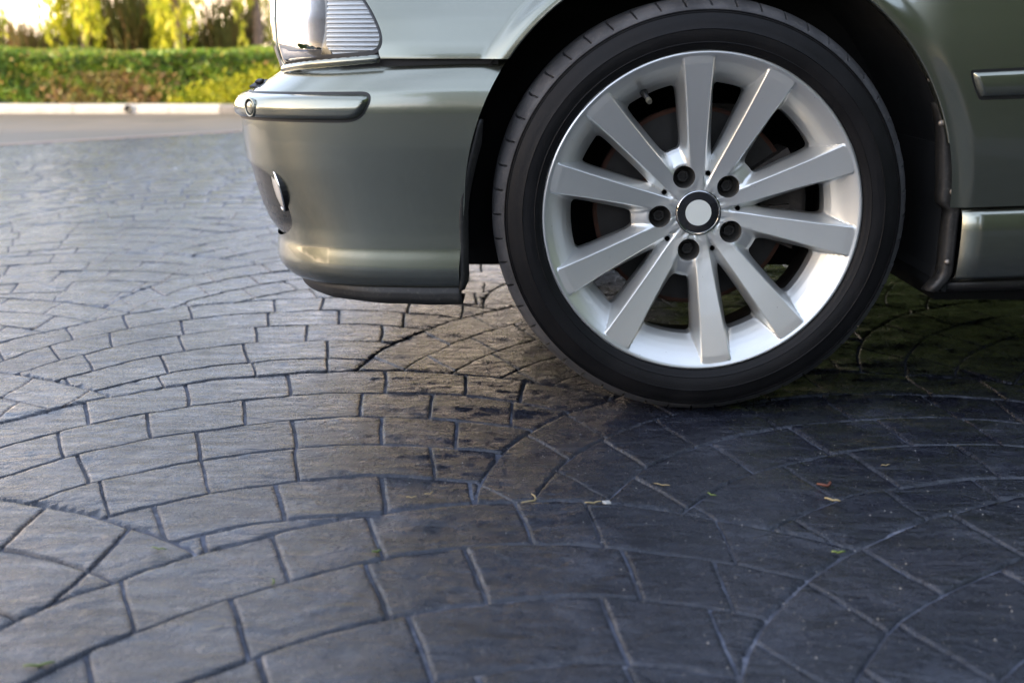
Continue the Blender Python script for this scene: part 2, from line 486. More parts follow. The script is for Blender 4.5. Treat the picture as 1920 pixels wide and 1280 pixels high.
def build_stones():
    fans = fan_centres(); out = []
    rng = random.Random(3)
    for idx, (cx, cy, RR, j, i) in enumerate(fans):
        tops = [q for q in fans[idx + 1:] if math.hypot(q[0] - cx, q[1] - cy) < RR + q[2]]
        DX, DY, DR = 0.018, -0.073, 0.050      # each arc sits a little lower and is a little tighter than the last
        def circ(k): return cx + DX * k, cy + DY * k, RR - DR * k
        for k in range(9):
            c1 = circ(k); c0 = circ(k + 1)
            rm = (c1[2] + c0[2]) / 2; span = R(238)
            n = max(3, round(span * rm / 0.150)); off = R(-29) + rng.uniform(-0.5, 0.5) * span / n
            cuts = [off + span * (q + rng.uniform(-0.20, 0.20)) / n for q in range(n + 1)]
            jw = rng.uniform(0.0004, 0.0016)
            for q in range(n):
                t0, t1 = cuts[q], cuts[q + 1]
                tm = (t0 + t1) / 2
                def pt(t, v):
                    x0, y0 = c0[0] + c0[2] * math.cos(t), c0[1] + c0[2] * math.sin(t)
                    x1, y1 = c1[0] + c1[2] * math.cos(t), c1[1] + c1[2] * math.sin(t)
                    return x0 + (x1 - x0) * v, y0 + (y1 - y0) * v
                px, py = pt(tm, 0.5)
                wd = math.dist(pt(tm, 0), pt(tm, 1))
                if py > 7.76 or py > edge_y(px) - 0.05 or wd < 0.02: continue
                if any(math.hypot(px - c[0], py - c[1]) < c[2] - 0.19 for c in tops): continue
                ta, tb = t0 + jw / rm, t1 - jw / rm; L_ = rm * (tb - ta)
                far = py > 2.3 or px < -3.2 or px > 1.6
                na, nb = (5, 4) if far else ((20, 15) if (py < 1.3 and -1.7 < px < 0.9) else (11, 8))
                e = 0.0024
                us = np.r_[0, e / L_, 2.8 * e / L_, np.linspace(0.13, 0.87, na - 4), 1 - 2.8 * e / L_, 1 - e / L_, 1] if na > 5 else np.array([0, 0.05, 0.5, 0.95, 1])
                vs = np.r_[0, e / wd, 2.8 * e / wd, np.linspace(0.18, 0.82, nb - 4), 1 - 2.8 * e / wd, 1 - e / wd, 1] if nb > 4 else np.array([0, 0.07, 0.93, 1])
                va = jw / wd
                tilt = (rng.uniform(-0.010, 0.010), rng.uniform(-0.010, 0.010)); lift = rng.uniform(-0.0008, 0.0008)
                V = []; inside = []
                for a, u in enumerate(us):
                    for b, v in enumerate(vs):
                        x, y = pt(ta + (tb - ta) * u, va + (1 - 2 * va) * v)
                        low = a in (0, len(us) - 1) or b in (0, len(vs) - 1); ins = False
                        for c in tops:
                            dx, dy = x - c[0], y - c[1]; d = math.hypot(dx, dy); RL = c[2] + 0.0014
                            if d < RL:
                                x, y = c[0] + dx / max(d, 1e-6) * RL, c[1] + dy / max(d, 1e-6) * RL
                                low = True; ins = True
                        ox, oy = x - px, y - py
                        x, y = warp(x, y)
                        z = -0.0045 if low else max(-0.0012, (relief(x, y) + tilt[0] * ox + tilt[1] * oy + lift if not far else 0.4 * relief(x, y)) + 0.0005)
                        V.append((x, y, z)); inside.append(ins)
                nv = len(vs); F = []; area = 0
                for a in range(len(us) - 1):
                    for b in range(nv - 1):
                        f = (a * nv + b, a * nv + b + 1, (a + 1) * nv + b + 1, (a + 1) * nv + b)
                        if sum(inside[s] for s in f) == 4: continue
                        p = [V[s] for s in f]
                        ar = 0.5 * abs((p[2][0] - p[0][0]) * (p[3][1] - p[1][1]) - (p[3][0] - p[1][0]) * (p[2][1] - p[0][1]))
                        if ar < 1e-7: continue
                        area += ar; F.append(f[::-1])
                if area < 0.0002: continue
                used = sorted({s for f in F for s in f}); mp_ = {s: n_ for n_, s in enumerate(used)}
                out.append(([V[s] for s in used], [tuple(mp_[s] for s in f) for f in F], px, py, area))
    return out
stones = build_stones()
def on_screen(px, py):
    dy = py + 1.618; c, s = math.cos(R(15.5)), math.sin(R(15.5))
    d = dy * c + 0.568 * s; v = -0.568 * c + dy * s
    if d < 0.3: return 0
    x = 960 + 2000 * (px + 0.284) / d; y = 640 - 2000 * v / d
    if not (-120 < x < 2040 and -50 < y < 1380): return 0
    return 1.0 / (d * d * d)
stones.sort(key=lambda s: -s[4] * on_screen(s[2], s[3]))
for V, F, px, py, ar in stones[:300]:
    o_ = ob('paving_stone', mesh('paving_stone', [(x - px, y - py, z) for x, y, z in V], F, M['stone'], smooth=True), pav, (px, py, 0))
V, F = join([(s[0], s[1]) for s in stones[300:]])
o_ = ob('paving_field', mesh('paving_field', V, F, M['stone'], smooth=True), pav); o_['kind'] = 'stuff'

# kerb: separate stones, with the drain hole
kerb = empty('kerb', (0, KERB_Y, 0)); tag(kerb, kind='structure')
kx = -11.0; ki = 0
lens = {}
edges = [-11.0 + 0.0]
x = -11.0
while x < 4.0:
    L_ = 0.98
    edges.append(x + L_); x += L_
edges = [e for e in edges if not (-3.62 < e < -2.55)] + [-3.30, -2.72 - 0.14, -2.72]
edges.sort()
for a, b in zip(edges[:-1], edges[1:]):
    h = 0.072
    dark = abs(a + 2.86) < 0.01
    pr = [(0, -0.01), (0, h - 0.02), (0.02, h), (0.145, h), (0.15, -0.01)]
    n = len(pr); v = []; f = []
    for xx in (a + 0.004, b - 0.004):
        for yy, zz in pr: v.append((xx, yy, zz))
    for q in range(n): f.append((q, (q + 1) % n, n + (q + 1) % n, n + q))
    f += [tuple(range(n))[::-1], tuple(range(n, 2 * n))]
    ob('kerb_stone', mesh('kerb_stone', v, f, M['kerbdark'] if dark else M['kerb']), kerb)
# drain pipe mouth in the kerb face
v, f = lathe([(0.034, 0.0), (0.034, -0.012), (0.028, -0.012), (0.028, -0.004), (0.0, -0.004)], 20)
dp = ob('drain_pipe', mesh('drain_pipe', v, f, M['gasket'], smooth=True), None, (-3.655, KERB_Y - 0.001, 0.036))
tag(dp, 'small round black drain pipe mouth in the face of the pale kerb', 'drain pipe')

# ==================================================================
# PLANTING BEYOND THE KERB
# ==================================================================
rs = np.random.RandomState(11)
def leaf_cloud(P, size, elong=1.6, droop=None, nrm=None):
    """one diamond per point"""
    n = len(P)
    a = rs.normal(size=(n, 3)); 
    if droop is not None: a = a * 0.35 + np.array(droop)
    a /= np.linalg.norm(a, axis=1)[:, None]
    b = rs.normal(size=(n, 3)); b -= (b * a).sum(1)[:, None] * a; b /= np.linalg.norm(b, axis=1)[:, None]
    s = (size * rs.uniform(0.6, 1.3, n))[:, None]
    V = np.stack([P - a * s * elong / 2, P + b * s / 2.6, P + a * s * elong / 2, P - b * s / 2.6], 1).reshape(-1, 3)
    F = np.arange(4 * n).reshape(n, 4)
    return V, F
# hedge
def hedge_profile(x):
    return 0.525 + 0.018 * math.sin(x * 2.1) + 0.02 * noise.noise(Vector((x * 3, 0, 0)))
def make_hedge():
    root = empty('hedge', (0, KERB_Y + 0.16, 0.0))
    tag(root, 'low clipped green hedge, its sunlit end imitated by yellow leaves, growing behind the kerb', 'hedge')
    nx = 140; ny = 10; xs = np.linspace(-12, 5, nx); P = np.zeros((nx, ny, 3))
    prof = [(0.03, 0.0), (0.06, 0.12), (0.13, 0.28), (0.22, 0.40), (0.38, 0.475), (0.7, 0.49), (1.0, 0.49), (1.25, 0.46), (1.38, 0.30), (1.40, 0.0)]
    for i, xx in enumerate(xs):
        hh = hedge_profile(xx) / 0.525
        for k, (yy, zz) in enumerate(prof):
            nn = noise.noise(Vector((xx * 4, yy * 4, zz * 6)))
            P[i, k] = (xx, yy + 0.03 * nn, (zz - 0.02) * hh + 0.02 * nn)
    v, f, _ = grid(P)
    ob('inner_growth', mesh('inner_growth', v, f, M['hcore'], smooth=True), root)
    n = 90000
    xx = rs.uniform(-12, 5, n); t = rs.uniform(0, 1, n)
    front = rs.uniform(0, 1, n) < 0.62
    y = np.where(front, 0.0 + rs.exponential(0.03, n), rs.uniform(0.0, 1.4, n))
    H = np.array([hedge_profile(q) for q in np.linspace(-12, 5, 400)]); hz = np.interp(xx, np.linspace(-12, 5, 400), H)
    z = np.where(front, rs.uniform(0.0, 1.0, n) ** 0.9 * hz, hz - rs.exponential(0.025, n))
    edge = np.clip((z - 0.40) / 0.12, 0, 1) * front
    y = y + edge * 0.10 + 0.19 * (np.clip(z, 0, 1) / 0.5) ** 1.5 * front + 0.035 * np.sin(xx * 9 + z * 17) * front
    z = z + 0.02 * np.sin(xx * 5.3) * np.sin(xx * 1.7 + y * 3)
    P = np.c_[xx, y, z]
    V, F = leaf_cloud(P, 0.034, 1.5)
    ob('leaves', mesh('leaves', V, F, M['hedge']), root)
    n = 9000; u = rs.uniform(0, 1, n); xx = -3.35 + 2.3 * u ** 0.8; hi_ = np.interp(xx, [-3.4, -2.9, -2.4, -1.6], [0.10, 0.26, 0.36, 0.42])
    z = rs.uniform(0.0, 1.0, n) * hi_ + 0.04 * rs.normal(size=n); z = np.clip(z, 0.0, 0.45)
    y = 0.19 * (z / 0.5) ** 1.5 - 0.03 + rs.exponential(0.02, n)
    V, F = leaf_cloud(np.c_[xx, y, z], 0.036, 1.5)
    o_ = ob('sun_patch_leaves', mesh('sun_patch_leaves', V, F, M['yellow']), root); o_['label'] = 'bright yellow leaves standing in for sunlight at the right end of the hedge'  # yellow leaf colour stands in for the sun patch on this end
    n = 2600; xx = -3.9 + 0.28 * rs.normal(size=n); z = rs.uniform(0.0, 0.34, n); y = 0.19 * (z / 0.5) ** 1.5 - 0.025 + rs.exponential(0.02, n)
    V, F = leaf_cloud(np.c_[xx, y, z], 0.034, 1.5)
    o_ = ob('red_leaves', mesh('red_leaves', V, F, M['redleaf']), root); o_['label'] = 'reddish brown patch of leaves low on the hedge'
make_hedge()
def px2x(px, Y):   # horizontal position of an image column at depth Y (for laying out the border plants)
    return -0.284 + (px - 960) / 2000 * (Y + 1.618) * 1.02
def reed_clump(x, y, h, n, label, grp=None):
    root_v = []; root_f = []
    for q in range(n):
        a = rs.uniform(0, 6.28); r = rs.uniform(0, 0.22); bx, by = r * math.cos(a), r * math.sin(a)
        ln = h * rs.uniform(0.55, 1.1); lean = rs.uniform(0.05, 0.45); d = rs.uniform(0, 6.28); wd = rs.uniform(0.006, 0.013)
        cxn, cyn = math.cos(d), math.sin(d); o = len(root_v)
        for s in range(5):
            t = s / 4.0; ww = wd * (1 - t) ** 0.6 + 0.001
            px_, py_, pz_ = bx + cxn * lean * ln * t * t, by + cyn * lean * ln * t * t, ln * (t - 0.25 * lean * t * t * t)
            root_v += [(px_ - cyn * ww, py_ + cxn * ww, pz_), (px_ + cyn * ww, py_ - cxn * ww, pz_)]
        for s in range(4): root_f.append((o + 2 * s, o + 2 * s + 1, o + 2 * s + 3, o + 2 * s + 2))
    o_ = ob('reed_clump', mesh('reed_clump', root_v, root_f, M['reed']), None, (x, y, -0.01))
    tag(o_, label, 'reeds', grp)
reeds = [(8, 9.9, 0.95), (50, 10.4, 0.85), (90, 9.6, 0.9), (130, 10.3, 0.85), (175, 10.6, 1.0), (235, 10.0, 1.25), (275, 9.7, 1.4), (310, 10.4, 1.4), (335, 9.9, 1.2), (395, 10.2, 0.9), (440, 9.8, 1.2), (478, 10.4, 1.3), (-60, 10.0, 1.0), (560, 10.2, 1.2), (640, 10.1, 1.1)]
for k, (px, Y, h) in enumerate(reeds):
    reed_clump(px2x(px, Y), Y, h, 420, 'blurred clump of tall green and brown reeds standing behind the hedge', 'reed clumps behind the hedge')
for k in range(8):
    reed_clump(-11 + k * 2.0 + rs.uniform(-.5, .5), 12.0 + rs.uniform(-.4, .6), rs.uniform(0.7, 1.0), 160, 'blurred clump of tall green and brown reeds standing behind the hedge', 'reed clumps behind the hedge')

def weeping_tree(x, y, label, h=2.3, low=0.55, n=42, rad=0.85):
    root = empty('weeping_tree', (x, y, -0.01)); tag(root, label, 'tree', 'yellow weeping trees behind the hedge')
    parts = [tube([(0, 0, 0), (0.05, 0.03, 0.8), (-0.03, 0.0, 1.7), (0.04, 0.02, h * 0.8), (0.0, 0.0, h)], [0.055, 0.046, 0.038, 0.028, 0.012], 8)]
    tips = []
    for q in range(9):
        a = rs.uniform(0, 6.28); z0 = h * rs.uniform(0.5, 0.95); rr = rad * rs.uniform(0.4, 1.0)
        parts.append(tube([(0, 0, z0), (rr * 0.5 * math.cos(a), rr * 0.5 * math.sin(a), z0 + 0.35), (rr * math.cos(a), rr * math.sin(a), z0 + 0.3)], [0.018, 0.012, 0.006], 5))
        tips.append((rr * math.cos(a), rr * math.sin(a), z0 + 0.3))
    v, f = join(parts); ob('trunk', mesh('trunk', v, f, M['bark'], smooth=True), root)
    pts = []
    for q in range(n):
        tx, ty, tz = tips[q % len(tips)]; k = rs.uniform(0.3, 1.0)
        sx, sy = tx * k + rs.normal() * 0.10, ty * k + rs.normal() * 0.10
        zt = tz + 0.1; zb = max(low * rs.uniform(0.75, 1.6), 0.45); m = int((zt - zb) * 75)
        zz = np.linspace(zt, zb, max(m, 4)); wob = rs.uniform(0, 6)
        pts.append(np.c_[sx + 0.05 * np.sin(zz * 3 + wob) + rs.normal(size=len(zz)) * 0.03, sy + 0.05 * np.cos(zz * 2.6 + wob) + rs.normal(size=len(zz)) * 0.03, zz])
    P = np.concatenate(pts)
    V, F = leaf_cloud(P, 0.042, 2.4, droop=(0, 0, -1.4))
    ob('crown', mesh('crown', V, F, M['yellow']), root)
weeping_tree(px2x(15, 9.6), 9.6, 'yellow weeping tree at the far left edge behind the hedge', n=14, rad=0.45)
weeping_tree(px2x(190, 9.5), 9.5, 'yellow weeping tree with the widest hanging foliage, second from left behind the hedge', n=26, rad=0.42)
weeping_tree(px2x(355, 9.4), 9.4, 'yellow weeping tree with foliage hanging down to the hedge top, left of the car', n=18, rad=0.32, low=0.5)
weeping_tree(px2x(495, 9.7), 9.7, 'sparse yellow weeping tree half hidden by the headlight', n=9, rad=0.4, low=0.7)

def leafy_tree(x, y, h, rad, label, group, n=9000, base=1.2, leaf=0.13, mat='tree'):
    root = empty('leafy_tree', (x, y, -0.01)); tag(root, label, 'tree', group)
    parts = [tube([(0, 0, 0), (0.1, 0, h * 0.3), (0, 0.1, h * 0.7)], [0.16, 0.12, 0.06], 8)]
    cl = []
    for q in range(22):
        a = rs.uniform(0, 6.28); zz = rs.uniform(base + rad * 0.25, h); rr = rad * math.sqrt(max(0.05, 1 - ((zz - (base + h) / 2) / ((h - base) / 2)) ** 2)) * rs.uniform(0.3, 0.85)
        c = (rr * math.cos(a), rr * math.sin(a), zz); cl.append(c)
        parts.append(tube([(0, 0, zz * 0.6), tuple(0.6 * np.array(c) + np.array([0, 0, zz * 0.3])), c], [0.05, 0.03, 0.01], 5))
    v, f = join(parts); ob('trunk', mesh('trunk', v, f, M['bark'], smooth=True), root)
    cl = np.array(cl); idx = rs.randint(0, len(cl), n)
    d = rs.normal(size=(n, 3)); d /= np.linalg.norm(d, axis=1)[:, None]
    P = cl[idx] + d * (rs.uniform(0.2, 1, n) ** 0.5)[:, None] * rad * 0.42 * np.array([1, 1, 0.75])
    P[:, 2] = np.maximum(P[:, 2], 0.25)
    V, F = leaf_cloud(P, leaf, 1.6)
    ob('crown', mesh('crown', V, F, M[mat]), root)
def tall_hedge(pts, h, th, n, leaf, mat, label, cat='hedge'):
    """clipped hedge along a polyline"""
    root = empty('tall_hedge', (pts[0][0], pts[0][1], -0.01)); tag(root, label, cat)
    ox, oy = pts[0]; seg = []; VV = []; FF = []
    for (x0, y0), (x1, y1) in zip(pts[:-1], pts[1:]):
        L_ = math.hypot(x1 - x0, y1 - y0); ux, uy = (x1 - x0) / L_, (y1 - y0) / L_; nx_, ny_ = -uy, ux
        m_ = int(L_ / 0.5) + 2; P = np.zeros((m_, 8, 3))
        prof = [(-th / 2, 0), (-th / 2, h * .4), (-th / 2, h * .8), (-th / 3, h * .95), (th / 3, h * .95), (th / 2, h * .8), (th / 2, h * .4), (th / 2, 0)]
        for i in range(m_):
            t = i / (m_ - 1) * L_
            for k, (o_, z) in enumerate(prof):
                q = noise.noise(Vector((t * 1.3 + x0, z * 1.5, o_ * 2 + y0))) * 0.14
                P[i, k] = (x0 - ox + ux * t + nx_ * (o_ + q), y0 - oy + uy * t + ny_ * (o_ + q), z + (q * 1.6 if z > h * .7 else 0))
        v, f, _ = grid(P); o0 = len(VV); VV += v; FF += [tuple(a_ + o0 for a_ in q) for q in f]
        k = int(n * L_); t = rs.uniform(0, L_, k); zz = rs.uniform(0, h, k); side = np.where(rs.uniform(0, 1, k) < 0.5, -1, 1); top = rs.uniform(0, 1, k) < 0.2
        o_ = side * (th / 2 + rs.normal(size=k) * 0.07); o_ = np.where(top, rs.uniform(-th / 2, th / 2, k), o_); zz = np.where(top, h + rs.normal(size=k) * 0.12, zz)
        seg.append(np.c_[x0 - ox + ux * t + nx_ * o_, y0 - oy + uy * t + ny_ * o_, zz])
    ob('inner_growth', mesh('inner_growth', VV, FF, M['hcore'], smooth=True), root)
    V, F = leaf_cloud(np.concatenate(seg), leaf, 1.5); ob('leaves', mesh('leaves', V, F, M[mat]), root)
tall_hedge([(-14, -8.5), (-6, -9.5), (1.2, -8.6)], 1.75, 1.2, 700, 0.10, 'tree', 'waist to head high olive green hedge reflected along the bumper')
tall_hedge([(1.5, -8.0), (5.0, -6.6), (9.5, -4.0), (11.0, 1.0)], 6.8, 1.6, 1900, 0.13, 'darktree', 'unseen very tall dark hedge, added to reflect dark in the wing and sill')  # added out of view as a dark mass for the car side to reflect
tall_hedge([(11.0, 2.0), (9.0, 7.2), (1.0, 9.0)], 2.6, 1.2, 800, 0.12, 'darktree', 'unseen dark hedge added behind the car to darken the ground beneath it')  # added out of view to block low sky light reaching under the car
leafy_tree(-1.2, -12.5, 6.5, 2.2, 'open branched leafy tree reflected faintly in the wing above the bumper', None, 5000, 2.4, 0.16)
G2 = 'unseen trees added on the left to shade the paving'
L2 = 'unseen leafy tree added left of the paving to cast shade over it'
for (x, y, h, r) in [(-16.4, -7.0, 2.6, 1.9), (-16.0, -4.4, 2.7, 2.0), (-15.8, -1.7, 2.7, 2.0), (-16.2, 0.6, 2.5, 1.6)]:  # blocker trees added out of view, sized to hold back the low sun
    leafy_tree(x, y, h, r, L2, G2, 7000, 0.3, 0.16)

# ==================================================================
# THE CAR
# ==================================================================
car = empty('car', (0, 0, 0))
tag(car, 'parked grey green car, its front corner and silver alloy wheel close up', 'car')
YC = 0.90                                   # centre line of the car
# plan of the front corner, from the side (first) round to the nose (last)
TP = np.array([(-.36,0),(-.42,.0005),(-.48,.004),(-.54,.012),(-.59,.026),(-.635,.047),(-.67,.074),(-.70,.108),(-.72,.15),(-.735,.21),(-.752,.31),(-.775,.47),(-.795,.66),(-.81,.9)])
TL = np.r_[0, np.cumsum(np.hypot(*np.diff(TP, axis=0).T))]
TG = np.gradient(TP, TL, axis=0)
SMAX = TL[-1]
def plan(t):
    i = int(np.clip(np.searchsorted(TL, t, 'right') - 1, 0, len(TL) - 2))
    h = TL[i + 1] - TL[i]; u = (t - TL[i]) / h
    return (2*u**3-3*u**2+1)*TP[i] + (u**3-2*u**2+u)*h*TG[i] + (-2*u**3+3*u**2)*TP[i+1] + (u**3-u**2)*h*TG[i+1]
# height, forward scale, inward offset
BT = np.array([(.548,.80,.040),(.545,.815,.029),(.538,.84,.021),(.53,.868,.016),(.521,.90,.011),(.512,.935,.007),(.505,.965,.004),(.495,1.0,.002),(.48,1.018,0),(.446,1.018,0),(.42,1.013,0),(.385,1.003,.002),(.35,.97,.004),(.318,.934,.005),(.29,.90,.005),(.265,.885,.0035),(.25,.888,.001),(.235,.89,-.001),(.222,.885,.001),(.21,.865,.007),(.2,.84,.018),(.192,.8,.035),(.186,.74,.07)])[::-1]
UT = np.array([(.16,.8,.03),(.20,.835,.0),(.535,.832,.016),(.55,.845,.015),(.57,.866,.020),(.606,.879,.033),(.64,.884,.050),(.68,.88,.075),(.72,.86,.105),(.76,.83,.14)])
def smooth_table(T):
    z = np.linspace(T[0, 0], T[-1, 0], 241); q = np.interp(z, T[:, 0], T[:, 1]); o = np.interp(z, T[:, 0], T[:, 2])
    k = np.hanning(9); k /= k.sum()
    qs = np.convolve(np.pad(q, 4, 'edge'), k, 'valid'); os_ = np.convolve(np.pad(o, 4, 'edge'), k, 'valid')
    return z, qs, os_
BTs, UTs = smooth_table(BT), smooth_table(UT)
def S(s, z, T, out=0.0):
    q = float(np.interp(z, T[0], T[1])); o = float(np.interp(z, T[0], T[2]))
    if s < 0: return np.array([-.36 - s, -.012 + o - out, z])
    if s > SMAX:
        p = plan(2 * SMAX - s); p = np.array([p[0], 1.8 - p[1]]); 
        return np.array([-.36 + (p[0] + .36) * q, p[1] + .012 - o + out, z])
    p = plan(s); x = -.36 + (p[0] + .36) * q; y = p[1] - .012 + o
    y = min(y, YC)
    if out:
        e = 1e-3; a = plan(max(s - e, 0)); b = plan(min(s + e, SMAX)); t = b - a; t /= np.hypot(*t)
        x += -t[1] * out; y += t[0] * out * (1 if True else 0)
    return np.array([x, y, z])
def nrm2(s):
    e = 1e-3; a = plan(max(s - e, 0)); b = plan(min(s + e, SMAX)); t = b - a; t /= np.hypot(*t)
    return np.array([-t[1], t[0]])
# NOTE plan() runs from the side to the nose: tangent = (-1, 0) at the side, so the outward normal is (-t_y, t_x) = (0,-1)
RISE = 0.035
def rise(x): return RISE * (min(max(x, 0.38), 0.9) - 0.38)
ARX, ARZ, ARR = 0.005, 0.340, 0.366
def arch_field(x, z):
    """> 0 on the body, < 0 in the wheel opening"""
    if z > ARZ: return math.hypot(x - ARX, z - ARZ) - ARR
    return abs(x - ARX) - (ARR + 0.010 * min(1, (ARZ - z) / 0.1))
def poly_sdf(px, py, poly):
    d = 1e9; ins = False; n = len(poly)
    for i in range(n):
        x1, y1 = poly[i]; x2, y2 = poly[(i + 1) % n]
        ex, ey = x2 - x1, y2 - y1; wx, wy = px - x1, py - y1
        t = min(1, max(0, (wx * ex + wy * ey) / (ex * ex + ey * ey))); d = min(d, math.hypot(wx - ex * t, wy - ey * t))
        if (y1 > py) != (y2 > py) and px < (x2 - x1) * (py - y1) / (y2 - y1) + x1: ins = not ins
    return d if ins else -d
def chaikin(p, n=2, closed=True):
    for _ in range(n):
        q = []
        m = len(p)
        for i in range(m if closed else m - 1):
            a, b = p[i], p[(i + 1) % m]
            q += [(a[0]*.75 + b[0]*.25, a[1]*.75 + b[1]*.25), (a[0]*.25 + b[0]*.75, a[1]*.25 + b[1]*.75)]
        p = q
    return p
def surf_part(name, mat, ss, zs, pos, field=None, thick=0.003, parent=car, ang=50, flip=False):
    P = np.array([[pos(s, z) for z in zs] for s in ss])
    F = None if field is None else np.array([[field(s, z) for z in zs] for s in ss])
    v, f, _ = grid(P, F)
    v, f, _ = merge(v, f)
    if flip: f = [q[::-1] for q in f]
    o_ = ob(name, mesh(name, v, f, mat, smooth=True), parent)
    if thick: solid(o_, thick)
    return o_

# ---- bumper
FEND_Z = 0.541
intake = chaikin([(0.46, 0.392), (0.401, 0.389), (0.351, 0.381), (0.324, 0.368), (0.315, 0.345), (0.314, 0.315), (0.325, 0.291), (0.350, 0.277), (0.390, 0.268), (0.46, 0.264), (0.80, 0.262), (0.80, 0.394)], 2)
sb = np.r_[np.linspace(-0.075, 0.02, 48), np.linspace(0.02, 0.5, 106)[1:], np.linspace(0.5, SMAX, 26)[1:]]
zb = np.r_[np.linspace(0.186, 0.27, 30), np.linspace(0.27, 0.50, 40)[1:], np.linspace(0.50, 0.5475, 22)[1:]]
def bump_pos(s, z):
    p = S(s, z, BTs)
    # the shelf line under the lamp drops a little towards the nose
    if z > 0.44 and s > 0: p[2] -= 0.010 * min(1, s / 0.4) * (z - 0.44) / 0.1
    return p
def bump_field(s, z):
    p = bump_pos(s, z)
    a = arch_field(p[0], p[2]) if s < 0.05 else 1
    b = -poly_sdf(s, z, intake) if 0.25 < s < 0.85 else 1
    return min(a, b)
bumper = surf_part('bumper', M['paint'], sb, zb, bump_pos, bump_field, 0.0)
# other half of the bumper
def mirror(o_, parent=None):
    c = o_.copy(); COL.objects.link(c); c.parent = o_.parent if parent is None else parent
    c.scale = (1, -1, 1); c.location = (o_.location[0], 2 * YC - o_.location[1], o_.location[2]); return c
mirror(bumper)
# recess panel of the fog lamp opening
rq = np.array([(.24, .86), (.262, .868), (.275, .895), (.29, .925), (.318, .955), (.35, .978), (.385, 1.0), (.40, 1.005)])
def rec_pos(s, z):
    q = float(np.interp(z, rq[:, 0], rq[:, 1])); p = plan(min(s, SMAX)); n_ = nrm2(s)
    dep = 0.003 + 0.018 * max(0.0, min(1, (0.44 - s) / 0.10)) * min(1, max(0, (z - 0.258) / 0.03))
    return np.array([-.36 + (p[0] + .36) * q - n_[0] * dep, p[1] - .012 - n_[1] * dep, z])
rec = surf_part('fog_lamp_recess', M['recess'], np.linspace(0.27, SMAX, 60), np.linspace(0.240, 0.405, 28), rec_pos, None, 0.0); mirror(rec)
# rolled edge of the opening
pts = []
for a, b in intake:
    if a < 0.62: pts.append(bump_pos(a, b) - np.array([0, 0, 0]))
# fog lamp
fc = Vector(tuple(S(0.343, 0.346, BTs))); fn = Vector((-0.915, -0.345, -0.22)).normalized()
fog = empty('fog_lamp', fc + fn * -0.0080, fn.to_track_quat('-Y', 'Z').to_euler(), car)
v, f = lathe([(0.0, -0.0035), (0.018, -0.003), (0.030, -0.0008), (0.0335, 0.0015), (0.0335, 0.010)], 48, flip=True)
ob('lens', mesh('lens', v, f, M['fog'], smooth=True), fog)
v, f = lathe([(0.0340, 0.006), (0.0340, -0.0005), (0.0352, -0.0012), (0.0368, -0.0008), (0.0374, 0.001)], 48, flip=True)
ob('lamp_ring', mesh('lamp_ring', v, f, M['chrome'], smooth=True), fog)
v, f = lathe([(0.0372, 0.001), (0.0365, 0.018), (0.0, 0.020)], 32); ob('lamp_housing', mesh('lamp_housing', v, f, M['gasket']), fog)

# ---- rub strip on the bumper, its dark seating, and the parking sensor
strip = chaikin([(0.146, 0.503), (0.138, 0.492), (0.146, 0.472), (0.160, 0.4605), (0.19, 0.4585), (1.3, 0.4585), (1.3, 0.5035), (0.17, 0.5035)], 2)
def strip_pos(s, z):
    d = poly_sdf(s, z, strip)
    p = bump_pos(s, z); n_ = nrm2(s)
    o_ = 0.0125 * (1 - (1 - min(1, max(0, d) / 0.011)) ** 2.4) - 0.0015
    zc = (z - 0.481) / 0.0225; o_ -= 0.0030 * zc * zc
    return p + np.array([n_[0] * o_, n_[1] * o_, 0])
ss_ = np.r_[np.linspace(0.128, 0.21, 40), np.linspace(0.21, 0.5, 60)[1:], np.linspace(0.5, SMAX, 24)[1:]]
zz_ = np.linspace(0.456, 0.506, 34)
rub = surf_part('rub_strip', M['paint'], ss_, zz_, strip_pos, lambda s, z: poly_sdf(s, z, strip), 0.0)
mirror(rub)
def seat_pos(s, z):
    p = bump_pos(s, z); n_ = nrm2(s); return p + np.array([n_[0] * 0.0011, n_[1] * 0.0011, 0])
seat = surf_part('strip_seating', M['gasket'], ss_, np.linspace(0.4535, 0.5085, 40), seat_pos, lambda s, z: poly_sdf(s, z, strip) + 0.0015, 0.0)
mirror(seat)
sp_ = Vector(tuple(strip_pos(0.342, 0.479))); nn_ = nrm2(0.342)
sens = empty('parking_sensor', sp_, Vector((nn_[0], nn_[1], 0)).to_track_quat('-Y', 'Z').to_euler(), car)
v, f = lathe([(0.0112, 0.003), (0.0119, -0.0006)], 32); ob('sensor_gap', mesh('sensor_gap', v, f, M['gasket']), sens)
v, f = lathe([(0.0, -0.0012), (0.008, -0.001), (0.0100, -0.0002), (0.0100, 0.003)], 32, flip=True); ob('sensor_face', mesh('sensor_face', v, f, M['paint'], smooth=True), sens)
v, f = lathe([(0.0118, 0.002), (0.0120, -0.0010), (0.0135, -0.0018), (0.0150, -0.0005), (0.0152, 0.003)], 32, flip=True); ob('sensor_ring', mesh('sensor_ring', v, f, M['paint'], smooth=True), sens)

# little washer nozzle cover on the bumper shelf near the nose
wv, wf = join([box(-0.016, 0.016, -0.012, 0.012, 0, 0.004), box(-0.006, 0.006, -0.006, 0.006, 0.004, 0.009)])
wn = ob('tow_cover_clip', mesh('tow_cover_clip', wv, wf, M['gasket']), car, tuple(bump_pos(0.45, 0.512) + np.array([0.003, 0, 0.001])), (0, R(-20), R(70))); bevel(wn, 0.002)

